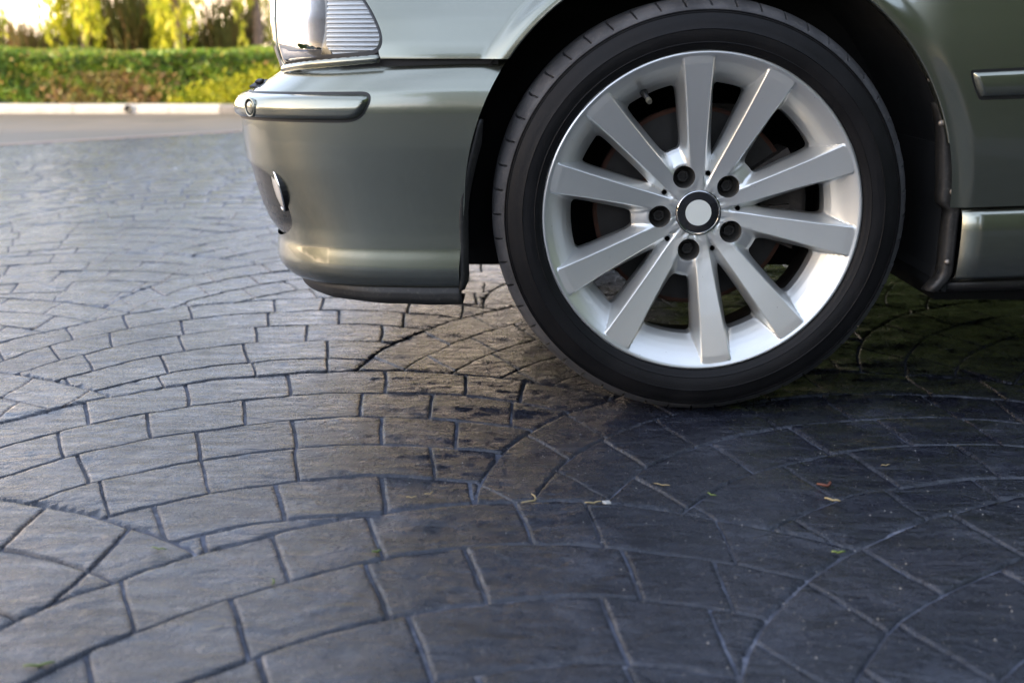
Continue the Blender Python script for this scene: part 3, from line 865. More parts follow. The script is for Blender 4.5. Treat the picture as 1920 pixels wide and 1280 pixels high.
# ---- black lower lip
lip_t = [(.212, .815, .020), (.204, .80, .016), (.196, .79, .013), (.188, .78, .013), (.182, .765, .017), (.1785, .735, .028), (.1775, .62, .10)]
lt = np.array(lip_t)[::-1]; LTs = smooth_table(lt)
def lip_pos(s, z):
    p = S(s, z, LTs)
    p[2] += 0.0004 * math.sin(s * 60)
    return p
lip = surf_part('lower_lip', M['scuffed'], np.r_[np.linspace(0.010, 0.5, 70), np.linspace(0.5, SMAX, 20)[1:]], np.linspace(0.1775, 0.210, 22), lip_pos, None, 0.004)
mirror(lip)

# ---- headlamp
glass_o = chaikin([(0.385, 0.5405), (0.387, 0.5405), (0.378, 0.575), (0.374, 0.610), (0.375, 0.650), (0.374, 0.682), (0.30, 0.690), (0.235, 0.684), (0.195, 0.660), (0.168, 0.632), (0.150, 0.606), (0.140, 0.582), (0.142, 0.566), (0.158, 0.556), (0.200, 0.5535), (0.262, 0.550), (0.330, 0.545)], 2)
zu = np.r_[np.linspace(0.551, 0.64, 40), np.linspace(0.64, 0.755, 30)[1:]]
def up_pos(s, z): return S(s, z, UTs)
def gl_field(s, z): return poly_sdf(s, z, glass_o) - 0.0015
def gl_pos(s, z):
    p = S(s, z, UTs); n_ = nrm2(s); d = max(0, poly_sdf(s, z, glass_o))
    o_ = 0.004 * (1 - (1 - min(1, d / 0.015)) ** 2) - 0.0015
    return p + np.array([n_[0] * o_, n_[1] * o_, 0])
lamp = empty('headlight', (0, 0, 0), parent=car)
gl = surf_part('lamp_glass', M['glass'], np.linspace(0.12, 0.40, 130), np.linspace(0.535, 0.70, 90), gl_pos, gl_field, 0.0, lamp)
def gk_pos(s, z):
    p = S(s, z, UTs); n_ = nrm2(s); return p + np.array([n_[0] * -0.0025, n_[1] * -0.0025, 0])
gk = surf_part('lamp_gasket', M['gasket'], np.linspace(0.12, 0.41, 170), np.linspace(0.528, 0.705, 110), gk_pos,
               lambda s, z: min(poly_sdf(s, z, glass_o) + 0.0020, 0.0040 - poly_sdf(s, z, glass_o)), 0.0, lamp)
# fluted indicator insert and the reflector behind the glass
ind = chaikin([(0.240, 0.690), (0.243, 0.600), (0.250, 0.5535), (0.20, 0.556), (0.160, 0.559), (0.147, 0.570), (0.146, 0.584), (0.156, 0.606), (0.174, 0.632), (0.200, 0.658)], 1)
zi = np.concatenate([[z0 + 0.0, z0 + 0.0012, z0 + 0.0030, z0 + 0.0048, z0 + 0.0060] for z0 in np.arange(0.552, 0.69, 0.0066)])
def ind_pos(s, z):
    n_ = nrm2(s); p = S(s, z, UTs); k = (z - 0.552) % 0.0066 / 0.0066
    dep = -0.0085 + 0.0030 * math.sin(math.pi * min(1, k / 0.92))
    return p + np.array([n_[0] * dep, n_[1] * dep, 0])
surf_part('fluted_insert', M['rib'], np.linspace(0.14, 0.256, 30), zi, ind_pos, lambda s, z: poly_sdf(s, z, ind), 0.0, lamp)
def ref_pos(s, z):
    n_ = nrm2(s); p = S(s, z, UTs)
    u = (s - 0.315) / 0.066; v_ = (z - 0.615) / 0.080; rr = min(1, u * u + v_ * v_)
    dep = -0.010 - 0.055 * (1 - rr)
    return p + np.array([n_[0] * dep, n_[1] * dep, 0])
surf_part('reflector', M['lampin'], np.linspace(0.245, 0.386, 44), np.linspace(0.532, 0.70, 50), ref_pos, lambda s, z: poly_sdf(s, z, glass_o) + 0.001, 0.0, lamp)
pc = S(0.316, 0.618, UTs); n_ = nrm2(0.316)
v, f = lathe([(0.0, -0.036), (0.014, -0.034), (0.026, -0.026), (0.033, -0.012), (0.035, 0.0), (0.037, -0.002), (0.041, -0.004), (0.042, 0.02)], 48, flip=True)
pr_ = ob('projector_lens', mesh('projector_lens', v, f, M['lampin'], smooth=True), lamp, tuple(pc - np.array([n_[0], n_[1], 0]) * 0.050), Vector((n_[0], n_[1], 0.0)).to_track_quat('-Y', 'Z').to_euler())

# painted trim below the lamp
trim_poly = [(0.149, 0.5455), (0.149, 0.5525), (0.155, 0.5525), (0.262, 0.5455), (0.330, 0.5405), (0.392, 0.5355), (0.392, 0.527), (0.330, 0.5325), (0.262, 0.537), (0.200, 0.5415)]
def tr_pos(s, z):
    p = S(s, z, UTs); n_ = nrm2(s); d = max(0, poly_sdf(s, z, trim_poly)); o_ = 0.0035 * (1 - (1 - min(1, d / 0.004)) ** 2) + 0.001
    return p + np.array([n_[0] * o_, n_[1] * o_, 0])
surf_part('headlight_trim', M['paint'], np.linspace(0.145, 0.396, 60), np.linspace(0.525, 0.555, 26), tr_pos, lambda s, z: poly_sdf(s, z, trim_poly), 0.003)
# dark gap between the bumper shelf and the upper panels
surf_part('panel_gap_seal', M['gasket'], np.r_[np.linspace(-0.05, 0.42, 40)], np.linspace(0.515, 0.562, 6),
          lambda s, z: S(s, z, UTs) - np.array([nrm2(max(s, 0))[0], nrm2(max(s, 0))[1], 0]) * 0.010, lambda s, z: 1.0 if s > -0.02 else arch_field(*S(s, z, UTs)[[0, 2]]), 0.0)

# ---- front wing
def ztop(x): return float(np.interp(x, [-0.7, -0.5, -0.2, 0.1, 0.6, 1.1, 3.6], [0.690, 0.715, 0.765, 0.81, 0.875, 0.93, 0.96]))
WX1 = 0.560
SZ = np.linspace(0.20, 0.97, 200); SO = np.interp(SZ, [0.20, 0.33, 0.42, 0.55, 0.66, 0.78, 0.90, 0.97], [0.006, -0.001, -0.005, -0.002, 0.010, 0.034, 0.075, 0.115])
SO = np.convolve(np.pad(SO, 15, 'edge'), np.hanning(31) / np.hanning(31).sum(), 'valid')
def side_y(x, z):
    """y of the wing and doors behind the front corner"""
    o_ = float(np.interp(z, UTs[0], UTs[2]))
    k = min(1, max(0, (x - 0.05) / 0.30)); k = k * k * (3 - 2 * k)
    o2 = float(np.interp(z, SZ, SO))
    if z > 0.76: o_ = 0.13 + (z - 0.76) * 0.5
    y = -0.012 + o_ * (1 - k) + o2 * k
    # flared lip round the wheel opening: outward and upright, with a soft crease where it meets the wing
    a = arch_field(x, z) if x > -0.36 else 1
    if z > 0.30:
        t = max(0.0, min(1.0, 1.25 * (1 - a / 0.034))); t = t * t * (3 - 2 * t)
        y = y * (1 - t * 0.85) + (-0.010) * (t * 0.85) if a < 0.034 else y
    return y
def wing_pos(s, z):
    if s <= 0:
        x = -.36 - s
        return np.array([x, side_y(x, z), z])
    return S(s, z, UTs)
WZ0 = 0.549
lampcut = glass_o
def wing_field(s, z):
    p = wing_pos(s, z); x = p[0]
    fld = min(ztop(x) - z, arch_field(x, z) if x < 0.5 else 1, WX1 - x)
    if x < 0: fld = min(fld, z - (WZ0 + 0.0))
    else: fld = min(fld, z - (0.332 + rise(x)))
    if s > 0.08:
        fld = min(fld, -poly_sdf(s, z, lampcut) - 0.0014, 0.26 - s)
        if s > 0.149 and z < 0.60: fld = min(fld, -1)
    return fld
sw = np.r_[np.arange(-0.95, -0.80, 0.012), np.arange(-0.80, 0.27, 0.004)]
zw = np.r_[np.linspace(0.30, 0.549, 62)[:-1], np.linspace(0.549, 0.72, 60)[:-1], np.linspace(0.72, 0.90, 22)]
wing = surf_part('front_wing', M['paint'], sw, zw, wing_pos, wing_field, 0.0); mirror(wing)
# turned-in lip of the wheel opening
def lip_strip(name, a0, a1, x_lo=None):
    P = []
    for a in np.linspace(R(a0), R(a1), 70):
        x, z = ARX + ARR * math.cos(a), ARZ + ARR * math.sin(a); y = side_y(x, z) if x > -0.36 else -0.010
        P.append([(ARX + (ARR + o_) * math.cos(a), y + d_, ARZ + (ARR + o_) * math.sin(a)) for o_, d_ in ((0.0006, -0.0003), (-0.0010, 0.0002), (-0.0016, 0.0020), (-0.0010, 0.020))])
    v, f, _ = grid(np.array(P)); o_ = ob(name, mesh(name, v, f, M['paint'], smooth=True), car); return o_
lip_strip('arch_lip', 14, 145)
# panel round the inner side of the lamp (nose panel)
def nose_field(s, z):
    return min(-poly_sdf(s, z, glass_o) - 0.0014, s - 0.30, 0.695 - z)
nose = surf_part('nose_panel', M['paint'], np.linspace(0.30, SMAX, 70), np.linspace(0.535, 0.70, 40), up_pos, lambda s, z: min(nose_field(s, z), 1 if s > 0.372 else -1), 0.003); mirror(nose)
# bonnet
def bonnet():
    n = 60; m = 30; P = np.zeros((n, m, 3))
    ss = np.linspace(0.62, -1.35, n)
    for i, s in enumerate(ss):
        if s > 0:
            z = 0.695; p = S(s, z, UTs)
        x = None
        if s > 0:
            p = S(s, 0.695, UTs); x, y0, z0 = p[0], p[1], 0.697
        else:
            x = -.36 - s; z0 = ztop(x) + 0.002; y0 = side_y(x, ztop(x))
        for k in range(m):
            t = k / (m - 1); y = y0 + (YC - y0) * t
            P[i, k] = (x, y, z0 + (0.055 * math.sin(t * math.pi / 2)) * min(1, (x + 0.80) / 0.4 + 0.15))
    v, f, _ = grid(P); v, f, _ = merge(v, f)
    return [q[::-1] for q in f], v
f, v = bonnet()
bn = ob('bonnet', mesh('bonnet', v, f, M['paint'], smooth=True), car); solid(bn, 0.003); mirror(bn)

# ---- doors, rear panel, sill
def side_part(name, x0, x1, z0f, z1f, mat, hole=None):
    xs = np.arange(x0, x1 + 0.001, (x1 - x0) / 40); zs = np.linspace(0.28, 0.97, 46)
    def fld(x, z):
        f_ = min(z - z0f(x), z1f(x) - z)
        if hole: f_ = min(f_, math.hypot(x - hole[0], z - hole[1]) - hole[2])
        return f_
    o_ = surf_part(name, mat, xs, zs, lambda x, z: np.array([x, side_y(x, z), z]), fld, 0.003, flip=True); mirror(o_); return o_
zb_ = lambda x: 0.332 + rise(x)
side_part('front_door', 0.566, 1.62, zb_, ztop, M['paint'])
side_part('rear_door', 1.626, 2.45, zb_, ztop, M['paint'])
side_part('rear_panel', 2.456, 3.70, lambda x: 0.30, ztop, M['paint'], (2.83, 0.34, 0.366))
# sill: rounded shoulder at the top, tucked under at the bottom
sp = [(0.204, 0.050), (0.209, 0.022), (0.221, 0.006), (0.2235, -0.004), (0.228, -0.009), (0.26, -0.012), (0.295, -0.0115), (0.316, -0.0095), (0.3235, -0.006), (0.3275, 0.004)]
xs = np.linspace(0.3912, 2.46, 60); P = np.zeros((60, len(sp), 3))
for i, x in enumerate(xs):
    for k, (z, y) in enumerate(sp):
        P[i, k] = (x + (0.004 if k < 2 else 0), y, z + rise(x))
v, f, _ = grid(P); f = [q[::-1] for q in f]
o_ = ob('sill', mesh('sill', v, f, M['paint'], smooth=True), car); solid(o_, 0.004); mirror(o_)
P2 = np.array([[(x, y, z + rise(x)) for z, y in [(0.190, 0.09), (0.196, 0.030), (0.204, 0.016), (0.212, 0.014)]] for x in np.linspace(0.385, 2.46, 30)])
v, f, _ = grid(P2); o_ = ob('sill_flange', mesh('sill_flange', v, [q[::-1] for q in f], M['scuffed'], smooth=True), car); solid(o_, 0.004); mirror(o_)
# dark seam between wing and sill
sv, sf = box(0.388, 0.56, 0.004, 0.012, 0.322, 0.345); o_ = ob('seam', mesh('seam', sv, sf, M['gasket']), car)
# ---- rub strip on the wing
rp = chaikin([(0.3785, 0.5305), (0.3850, 0.5325), (0.66, 0.5440), (0.66, 0.5045), (0.3990, 0.4915), (0.3935, 0.4955)], 1)
def rub2_pos(x, z):
    d = max(0, poly_sdf(x, z, rp)); o_ = 0.0085 * (1 - (1 - min(1, d / 0.008)) ** 2) - 0.001
    zc = (z - 0.512 - 0.04 * (x - 0.38)) / 0.020; o_ -= 0.0025 * zc * zc
    return np.array([x, side_y(x, z) - o_, z])
o_ = surf_part('side_rub_strip', M['paint'], np.r_[np.linspace(0.375, 0.42, 26), np.linspace(0.42, 0.556, 20)[1:]], np.linspace(0.488, 0.546, 36), rub2_pos, lambda x, z: min(poly_sdf(x, z, rp), 0.555 - x), 0.0, flip=True)
o2_ = surf_part('strip_seating', M['gasket'], np.r_[np.linspace(0.374, 0.42, 20), np.linspace(0.42, 0.556, 12)[1:]], np.linspace(0.486, 0.548, 34), lambda x, z: np.array([x, side_y(x, z) - 0.0007, z]), lambda x, z: min(poly_sdf(x, z, rp) + 0.0017, 0.555 - x), 0.0, flip=True)
# side marker lamp at the edge of the picture
mk = chaikin([(0.472, 0.584), (0.478, 0.608), (0.540, 0.612), (0.540, 0.586)], 1)
mkx = np.linspace(0.468, 0.545, 24); mkz = np.linspace(0.580, 0.616, 16)
ml = empty('marker_lamp', (0, 0, 0), parent=car)
surf_part('marker_lens', M['amber'], mkx, mkz, lambda x, z: np.array([x, side_y(x, z) - 0.004 * min(1, max(0, poly_sdf(x, z, mk) / 0.005)), z]), lambda x, z: poly_sdf(x, z, mk), 0.0, ml, flip=True)
surf_part('marker_seat', M['gasket'], mkx, mkz, lambda x, z: np.array([x, side_y(x, z) - 0.0006, z]), lambda x, z: poly_sdf(x, z, mk) + 0.002, 0.0, ml, flip=True)

# ---- cabin, dark glass above the doors
cab = [(1.0, 0.95, 0.10), (1.55, 1.32, 0.24), (2.65, 1.35, 0.26), (3.35, 0.97, 0.14)]
v = []
for x, z, y in cab: v += [(x, y, z), (x, 1.8 - y, z)]
for x in (1.0, 3.35): v += [(x, 0.07, 0.93), (x, 1.73, 0.93)]
f = [(0, 1, 3, 2), (2, 3, 5, 4), (4, 5, 7, 6), (0, 2, 4, 6), (1, 7, 5, 3)]
o_ = ob('cabin_glass', mesh('cabin_glass', v, f, M['dark']), car)
rv_ = [(1.5, 0.23, 1.322), (1.5, 1.57, 1.322), (2.7, 0.25, 1.36), (2.7, 1.55, 1.36)]
o_ = ob('roof', mesh('roof', rv_, [(0, 2, 3, 1)], M['paint']), car); solid(o_, 0.02, 1)
rv_ = [(3.3, 0.13, 0.965), (3.3, 1.67, 0.965), (3.70, 0.12, 0.955), (3.70, 1.68, 0.955), (3.70, 0.03, 0.35), (3.70, 1.77, 0.35)]
o_ = ob('boot', mesh('boot', rv_, [(0, 2, 3, 1), (2, 4, 5, 3)], M['paint']), car)

# ---- underside and inner arches
ub = join([box(-0.60, -0.39, 0.26, 1.54, 0.185, 0.50), box(-0.40, 0.42, 0.36, 1.44, 0.17, 0.60), box(0.40, 2.44, 0.07, 1.73, 0.205, 0.40), box(0.43, 2.40, 0.16, 1.64, 0.150, 0.22), box(2.44, 3.6, 0.32, 1.48, 0.155, 0.6)])
ob('underbody', mesh('underbody', ub[0], ub[1], M['liner']), car)
def well(x0):
    v, f = lathe([(0.385, 0.010), (0.392, 0.05), (0.392, 0.345), (0.0, 0.35)], 40, R(-18), R(198))
    o_ = ob('wheel_well', mesh('wheel_well', v, f, M['liner'], smooth=False), car, (x0, 0, 0.335)); solid(o_, 0.004, 0); return o_
for x0 in (0.004, 2.83): mirror(well(x0))
# liner panels dropping down in front of and behind the tyre
for (xa, xb, nm) in ((-0.386, -0.376, 'liner_front'), (0.379, 0.387, 'liner_rear')):
    v, f = box(xa, xb, 0.008, 0.34, 0.198, 0.42); ob('arch_liner', mesh('arch_liner', v, f, M['liner']), car)
# rubber edge strip behind the bumper
P = np.zeros((22, 7, 3))
for i, z in enumerate(np.linspace(0.203, 0.462, 22)):
    k = (i / 21.0)
    xe = -0.3735 + (0.031 * max(0, (z - 0.33) / 0.13) ** 1.3) + 0.0035
    wd = 0.0125 * min(1, (1 - k) * 5 + 0.35) * min(1, k * 9 + 0.45)
    for j in range(7):
        t = j / 6.0; P[i, j] = (xe + wd * t, -0.004 - 0.0050 * math.sin(t * math.pi) + 0.010 * (1 - math.cos(t * math.pi)) * 0.4, z)
v, f, _ = grid(P); o_ = ob('arch_edge_strip', mesh('arch_edge_strip', v, f, M['scuffed'], smooth=True), car); solid(o_, 0.004, 0)
# mud flap flange ahead of the sill, with its screws
P = np.zeros((30, 6, 3))
for i, z in enumerate(np.linspace(0.200, 0.486, 30)):
    xr = 0.3905 if z < 0.335 else (ARX + math.sqrt(max(0, ARR ** 2 - max(0, z - ARZ) ** 2)) + 0.006)
    xr = min(xr, 0.3905 - 0.02 * max(0, (0.225 - z) / 0.025))
    wd = 0.018 if z < 0.40 else 0.018 - 0.010 * (z - 0.40) / 0.086
    for j in range(6):
        t = j / 5.0; P[i, j] = (xr - wd * t, 0.000 + 0.020 * max(0, t - 0.75) / 0.25, z)
v, f, _ = grid(P); fl = ob('mud_flap', mesh('mud_flap', v, f, M['scuffed'], smooth=True), car); solid(fl, 0.003, 0)
for (x, z) in ((0.3485, 0.4565), (0.3765, 0.355), (0.380, 0.247), (0.3260, 0.520)):
    v, f = lathe([(0.0, -0.003), (0.0025, -0.0028), (0.0042, -0.001), (0.0048, 0.001)], 14, flip=True)
    ob('screw', mesh('screw', v, f, M['screw'], smooth=True), car, (x, -0.0025, z))

# ==================================================================
# WHEEL (built round its own axle, axis = Y, mm converted to m)
# ==================================================================
BASE = 78.0; HALF_N = 15.7
NARROW = [BASE - 72 * k for k in range(5)]
LUG = [(BASE + 36 - 72 * k) for k in range(5)]
SP = sorted([a - HALF_N for a in NARROW] + [a + HALF_N for a in NARROW])
HC = 49.0
def fr(r): return np.interp(r, [36, 46, 62, 75, 110, 160, 225, 236], [38, 37.0, 35.5, 33.5, 26.5, 16.0, 3.5, 2.2])
def wr(r): return np.interp(r, [40, 75, 120, 180, 236], [8.5, 10.8, 13.2, 17.2, 21.5])
RIMP = np.array([(188, 66), (196, 52), (200, 46), (206, 36.5), (213, 27), (221, 17.5), (228, 10), (233, 5.5), (236.5, 2.4), (239, 0.6), (241, 0.0), (243, 0.8), (244.2, 3.0)])
def wslope(r): return np.interp(r, [70, 100, 140, 180], [1.5, 2.0, 3.2, 4.2])
def smin(a, b, k):
    h = max(k - abs(a - b), 0.0) / k
    return min(a, b) - h * h * k * 0.25
def rim_height(r, th, gapc, narrow, half):
    phi = half - abs(th)                     # angle from the nearest spoke centre
    d = r * math.sin(R(phi)) - wr(r) if phi < 60 else 50
    face = fr(r)
    dd = max(0.0, d)
    ws = wslope(r); spoke = face + (0.85 * min(dd, 1.7) + ws * max(0, dd - 1.7))
    if narrow:
        hub = 37.2 + 0.20 * max(0, r - 46) + 0.5 * max(0, r - 84)
        edge = abs(r * math.sin(R(th)))
        hub += 1.2 * max(0, 1 - edge / (3 + 0.10 * max(0, r - 45))) * min(1, max(0, (r - 46) / 8)) * 2.6
    else:
        x, y = r * math.cos(R(th)), r * math.sin(R(th))
        dl = math.hypot(x - 60, y)
        hub = 36.8 + 0.46 * max(0, dl - 20.5) + 0.3 * max(0, r - 98)
    rim = float(np.interp(r, RIMP[:, 0], RIMP[:, 1]))
    h = smin(spoke, hub, 3.0 + 9.0 * min(1, max(0, (r - 66) / 20)))
    h = smin(h, rim, 3.0 + 14.0 * min(1, max(0, (222 - r) / 22)) if r < 222 else max(0.6, 3.0 - (r - 222) * 0.25))
    return h
def build_rim():
    rows = np.r_[np.linspace(35.2, 48, 9), np.linspace(48, 106, 54)[1:], np.linspace(106, 188, 34)[1:], np.linspace(188, 236, 56)[1:], [237.5, 239, 240, 241, 242, 243, 243.8, 244.2]]
    V = []; FLD = []; ncol = None
    cols = []
    for gi in range(10):
        A, B = SP[gi], SP[(gi + 1) % 10]
        if B < A: B += 360
        gap = B - A; mid = (A + B) / 2; narrow = gap < 33; half = gap / 2
        for part, cnt in ((0, 4), (1, 8), (2, 14), (3, 8), (4, 4)):
            for q in range(cnt): cols.append((gi, part, q / cnt, A, B, mid, narrow, half))
    P = np.zeros((len(cols) + 1, len(rows), 3)); F = np.zeros((len(cols) + 1, len(rows)))
    for ci, (gi, part, t, A, B, mid, narrow, half) in enumerate(cols):
        for ri, r in enumerate(rows):
            te = math.degrees(math.asin(min(0.9, wr(r) / r))); te = min(te, half * 0.80)
            run = 0.8 + max(0, (HC + 6 - fr(r) - 1.1)) / wslope(r); tw = math.degrees(run / r); tw = min(tw, (half - te) * 0.6)
            k = [0, te, te + tw, 2 * half - te - tw, 2 * half - te, 2 * half]
            a = k[part] + (k[part + 1] - k[part]) * t
            th = a - half
            h = rim_height(r, th, mid, narrow, half)
            ang = R(A + a)
            P[ci, ri] = (r * math.cos(ang) / 1000, h / 1000, r * math.sin(ang) / 1000)
            fld = HC - h if 70 < r < 212 else 5.0
            for la in LUG:
                lx, lz = 60 * math.cos(R(la)), 60 * math.sin(R(la))
                dl = math.hypot(r * math.cos(ang) - lx, r * math.sin(ang) - lz)
                if dl < 40: fld = min(fld, dl - 17.2)
            for na in NARROW:
                lx, lz = 62 * math.cos(R(na)), 62 * math.sin(R(na))
                dl = math.hypot(r * math.cos(ang) - lx, r * math.sin(ang) - lz)
                if dl < 14: fld = min(fld, dl - 3.9)
            F[ci, ri] = fld
    P[-1] = P[0]; F[-1] = F[0]
    v, f, _ = grid(P, F); v, f, _ = merge(v, f)
    be = boundary(f); ext = {}; nf = []
    for a, b in be:
        ra, rb = math.hypot(v[a][0], v[a][2]), math.hypot(v[b][0], v[b][2])
        if not (0.070 < ra < 0.215 and 0.070 < rb < 0.215): continue
        if min(v[a][1], v[b][1]) < 0.0465: continue
        for q in (a, b):
            if q not in ext:
                e1 = len(v); v.append((v[q][0], v[q][1] + 0.0025, v[q][2])); e2 = len(v); v.append((v[q][0] * 0.998, v[q][1] + 0.022, v[q][2] * 0.998)); ext[q] = (e1, e2)
        nf += [(b, a, ext[a][0], ext[b][0]), (ext[b][0], ext[a][0], ext[a][1], ext[b][1])]
    return mesh('rim', v, f + nf, M['alloy'])
rim_me = build_rim()
rim_me.polygons.foreach_set('use_smooth', np.ones(len(rim_me.polygons), dtype=bool))
try: rim_me.set_sharp_from_angle(angle=R(38))
except Exception: pass

def build_tyre():
    notches = 52; prof = []
    base = [(0.2440, 0.0050), (0.2445, 0.0010), (0.2465, -0.0025), (0.2500, -0.0050), (0.2545, -0.0066), (0.2552, -0.0078), (0.2562, -0.0072), (0.262, -0.0092), (0.268, -0.0101), (0.2735, -0.0101), (0.2742, -0.0112), (0.2752, -0.0104),
            (0.282, -0.0086), (0.289, -0.0058), (0.2950, -0.0025), (0.2972, -0.0010), (0.2978, -0.0022), (0.2988, -0.0018), (0.2992, 0.0002), (0.3003, -0.0010), (0.3012, 0.0000), (0.3017, 0.0020),
            (0.3060, 0.0060), (0.3105, 0.0115), (0.3140, 0.0175), (0.3168, 0.0240), (0.3188, 0.0310), (0.3202, 0.0390), (0.3210, 0.0480), (0.3214, 0.058), (0.3214, 0.0605), (0.3140, 0.0610), (0.3140, 0.0690), (0.3218, 0.0695), (0.3222, 0.10), (0.3142, 0.101), (0.3142, 0.11), (0.3222, 0.111), (0.3218, 0.150), (0.3140, 0.151), (0.3140, 0.159), (0.3214, 0.16), (0.318, 0.188), (0.310, 0.205), (0.298, 0.214), (0.270, 0.218), (0.246, 0.208), (0.244, 0.203)]
    offs = [0.0, 0.05, 0.30, 0.55, 0.80, 0.90, 0.905, 0.925, 0.975, 0.995]
    cols = [(k + o) / notches * 2 * math.pi for k in range(notches) for o in offs]
    n = len(cols); m = len(base); V = []; F = []; MI = []
    for ci, a in enumerate(cols):
        o = offs[ci % len(offs)]; cut = 0.92 < o < 0.98
        for r, y in base:
            aa = a
            rr = r; yy = y
            if 0.004 < y < 0.0600:
                aa = a + 0.010 * math.sin((y - 0.004) / 0.05 * 3.0)         # curved grooves
                if cut and 0.011 < y < 0.055: rr -= 0.0058; yy += 0.002
                elif 0.004 < y < 0.03: rr += 0.0004 * math.sin(a * 137)
            x, z = rr * math.cos(aa), rr * math.sin(aa)
            # flattened where it stands on the ground
            if z < -0.3165:
                z = -0.3165 - (z + 0.3165) * -0.05
            if a > math.pi and y < 0.0: 
                g = max(0, (-z - 0.20)) / 0.12 * max(0, 1 - abs(x) / 0.16); yy -= 0.006 * g * max(0, 1 - abs(r - 0.285) / 0.04)
            V.append((x, yy, z))
    for i in range(n):
        i2 = (i + 1) % n
        for j in range(m - 1):
            F.append((i * m + j, i * m + j + 1, i2 * m + j + 1, i2 * m + j)[::-1]); MI.append(1 if 20 < j else 0)
    me = mesh('tyre', V, F, [M['tyre'], M['tread']], MI, True)
    try: me.set_sharp_from_angle(angle=R(42))
    except Exception: pass
    return me
tyre_me = build_tyre()
v, f = lathe([(0.2442, 0.003), (0.2400, 0.012), (0.226, 0.016), (0.221, 0.03), (0.2195, 0.05), (0.2120, 0.075), (0.2100, 0.12), (0.2185, 0.150), (0.2190, 0.185), (0.2235, 0.195), (0.2240, 0.205), (0.243, 0.209), (0.2442, 0.203)], 128, flip=True)
barrel_me = mesh('barrel', v, f, M['barrel'], smooth=True)
v, f = join([lathe([(0.074, 0.078), (0.078, 0.100), (0.0795, 0.103), (0.156, 0.103), (0.1565, 0.104), (0.1565, 0.126), (0.08, 0.126)], 96, flip=True)])
disc_me = mesh('brake_disc', v, f, M['disc'], smooth=False)
v, f = join([lathe([(0.1525, 0.1022), (0.1592, 0.1022), (0.1595, 0.127), (0.154, 0.127)], 96, flip=True), lathe([(0.076, 0.1020), (0.090, 0.1022), (0.091, 0.104)], 64, flip=True)])
rust_me = mesh('rust_edge', v, f, M['rust'], smooth=True)
# caliper
def arc_block(r0, r1, a0, a1, y0, y1, n=10):
    v = []; f = []
    for i in range(n + 1):
        a = R(a0 + (a1 - a0) * i / n)
        for r, y in ((r0, y0), (r1, y0), (r1, y1), (r0, y1)): v.append((r * math.cos(a), y, r * math.sin(a)))
    for i in range(n):
        for k in range(4): f.append((i * 4 + k, i * 4 + (k + 1) % 4, (i + 1) * 4 + (k + 1) % 4, (i + 1) * 4 + k))
    f += [(0, 1, 2, 3)[::-1], tuple(n * 4 + k for k in range(4))]
    return v, f
cal = [arc_block(0.105, 0.172, -22, 34, 0.078, 0.150), arc_block(0.088, 0.118, -14, -2, 0.070, 0.10, 4), arc_block(0.088, 0.118, 8, 20, 0.070, 0.10, 4), arc_block(0.118, 0.150, -10, 3, 0.070, 0.08, 4), arc_block(0.118, 0.150, 10, 22, 0.070, 0.08, 4), arc_block(0.165, 0.182, -16, 28, 0.095, 0.14, 6)]
v, f = join(cal); cal_me = mesh('brake_caliper', v, f, M['iron'])
v, f = lathe([(0.018, 0.0), (0.0172, 0.0008), (0.0168, 0.016), (0.0140, 0.024), (0.0, 0.0245)], 40, flip=True)
well_me = mesh('lug_well', v, f, M['well'], smooth=True)
def bolt_mesh():
    v = []; f = []
    for y, r, n in ((0.0, 0.0052, 6), (0.0, 0.0088, 6), (0.0, 0.0, 0)): pass
    hexo = [(0.0092 * math.cos(R(60 * k + 10)), 0.0092 * math.sin(R(60 * k + 10))) for k in range(6)]
    hexi = [(0.0058 * math.cos(R(60 * k + 10)), 0.0058 * math.sin(R(60 * k + 10))) for k in range(6)]
    v += [(x, 0.0, z) for x, z in hexo] + [(x, 0.014, z) for x, z in hexo] + [(x, 0.0, z) for x, z in hexi] + [(x, 0.005, z) for x, z in hexi]
    for k in range(6):
        k2 = (k + 1) % 6
        f += [(k, k2, 6 + k2, 6 + k), (k2, k, 12 + k, 12 + k2), (12 + k2, 12 + k, 18 + k, 18 + k2)]
    f.append(tuple(18 + k for k in range(6)))
    a, b = lathe([(0.0092, 0.010), (0.0125, 0.011), (0.0128, 0.015)], 24, flip=True)
    return join([(v, f), (a, b)])
v, f = bolt_mesh(); bolt_me = mesh('lug_bolt', v, f, M['bolt'])
v, f = lathe([(0.0038, 0.0), (0.0036, 0.020), (0.0, 0.0205)], 16, flip=True); hole_me = mesh('small_hole', v, f, M['bolt'], smooth=True)
capm = []
v, f, mi_ = [], [], []
for (pr, mt) in (([(0.0355, 0.040), (0.0353, 0.0352), (0.0340, 0.0345)], 1), ([(0.0340, 0.0345), (0.0332, 0.0338), (0.0318, 0.0340), (0.0314, 0.0346)], 2), ([(0.0314, 0.0346), (0.0290, 0.0345), (0.0201, 0.0342)], 1), ([(0.0201, 0.0342), (0.0200, 0.0336), (0.0, 0.0334)], 3)):
    a, b = lathe(pr, 96, flip=True); o0 = len(v); v += a; f += [tuple(q + o0 for q in g_) for g_ in b]; mi_ += [mt - 1] * len(b)
cap_me = mesh('centre_cap', v, f, [M['capblack'], M['chrome'], M['capwhite']], mi_, True)
try: cap_me.set_sharp_from_angle(angle=R(30))
except Exception: pass

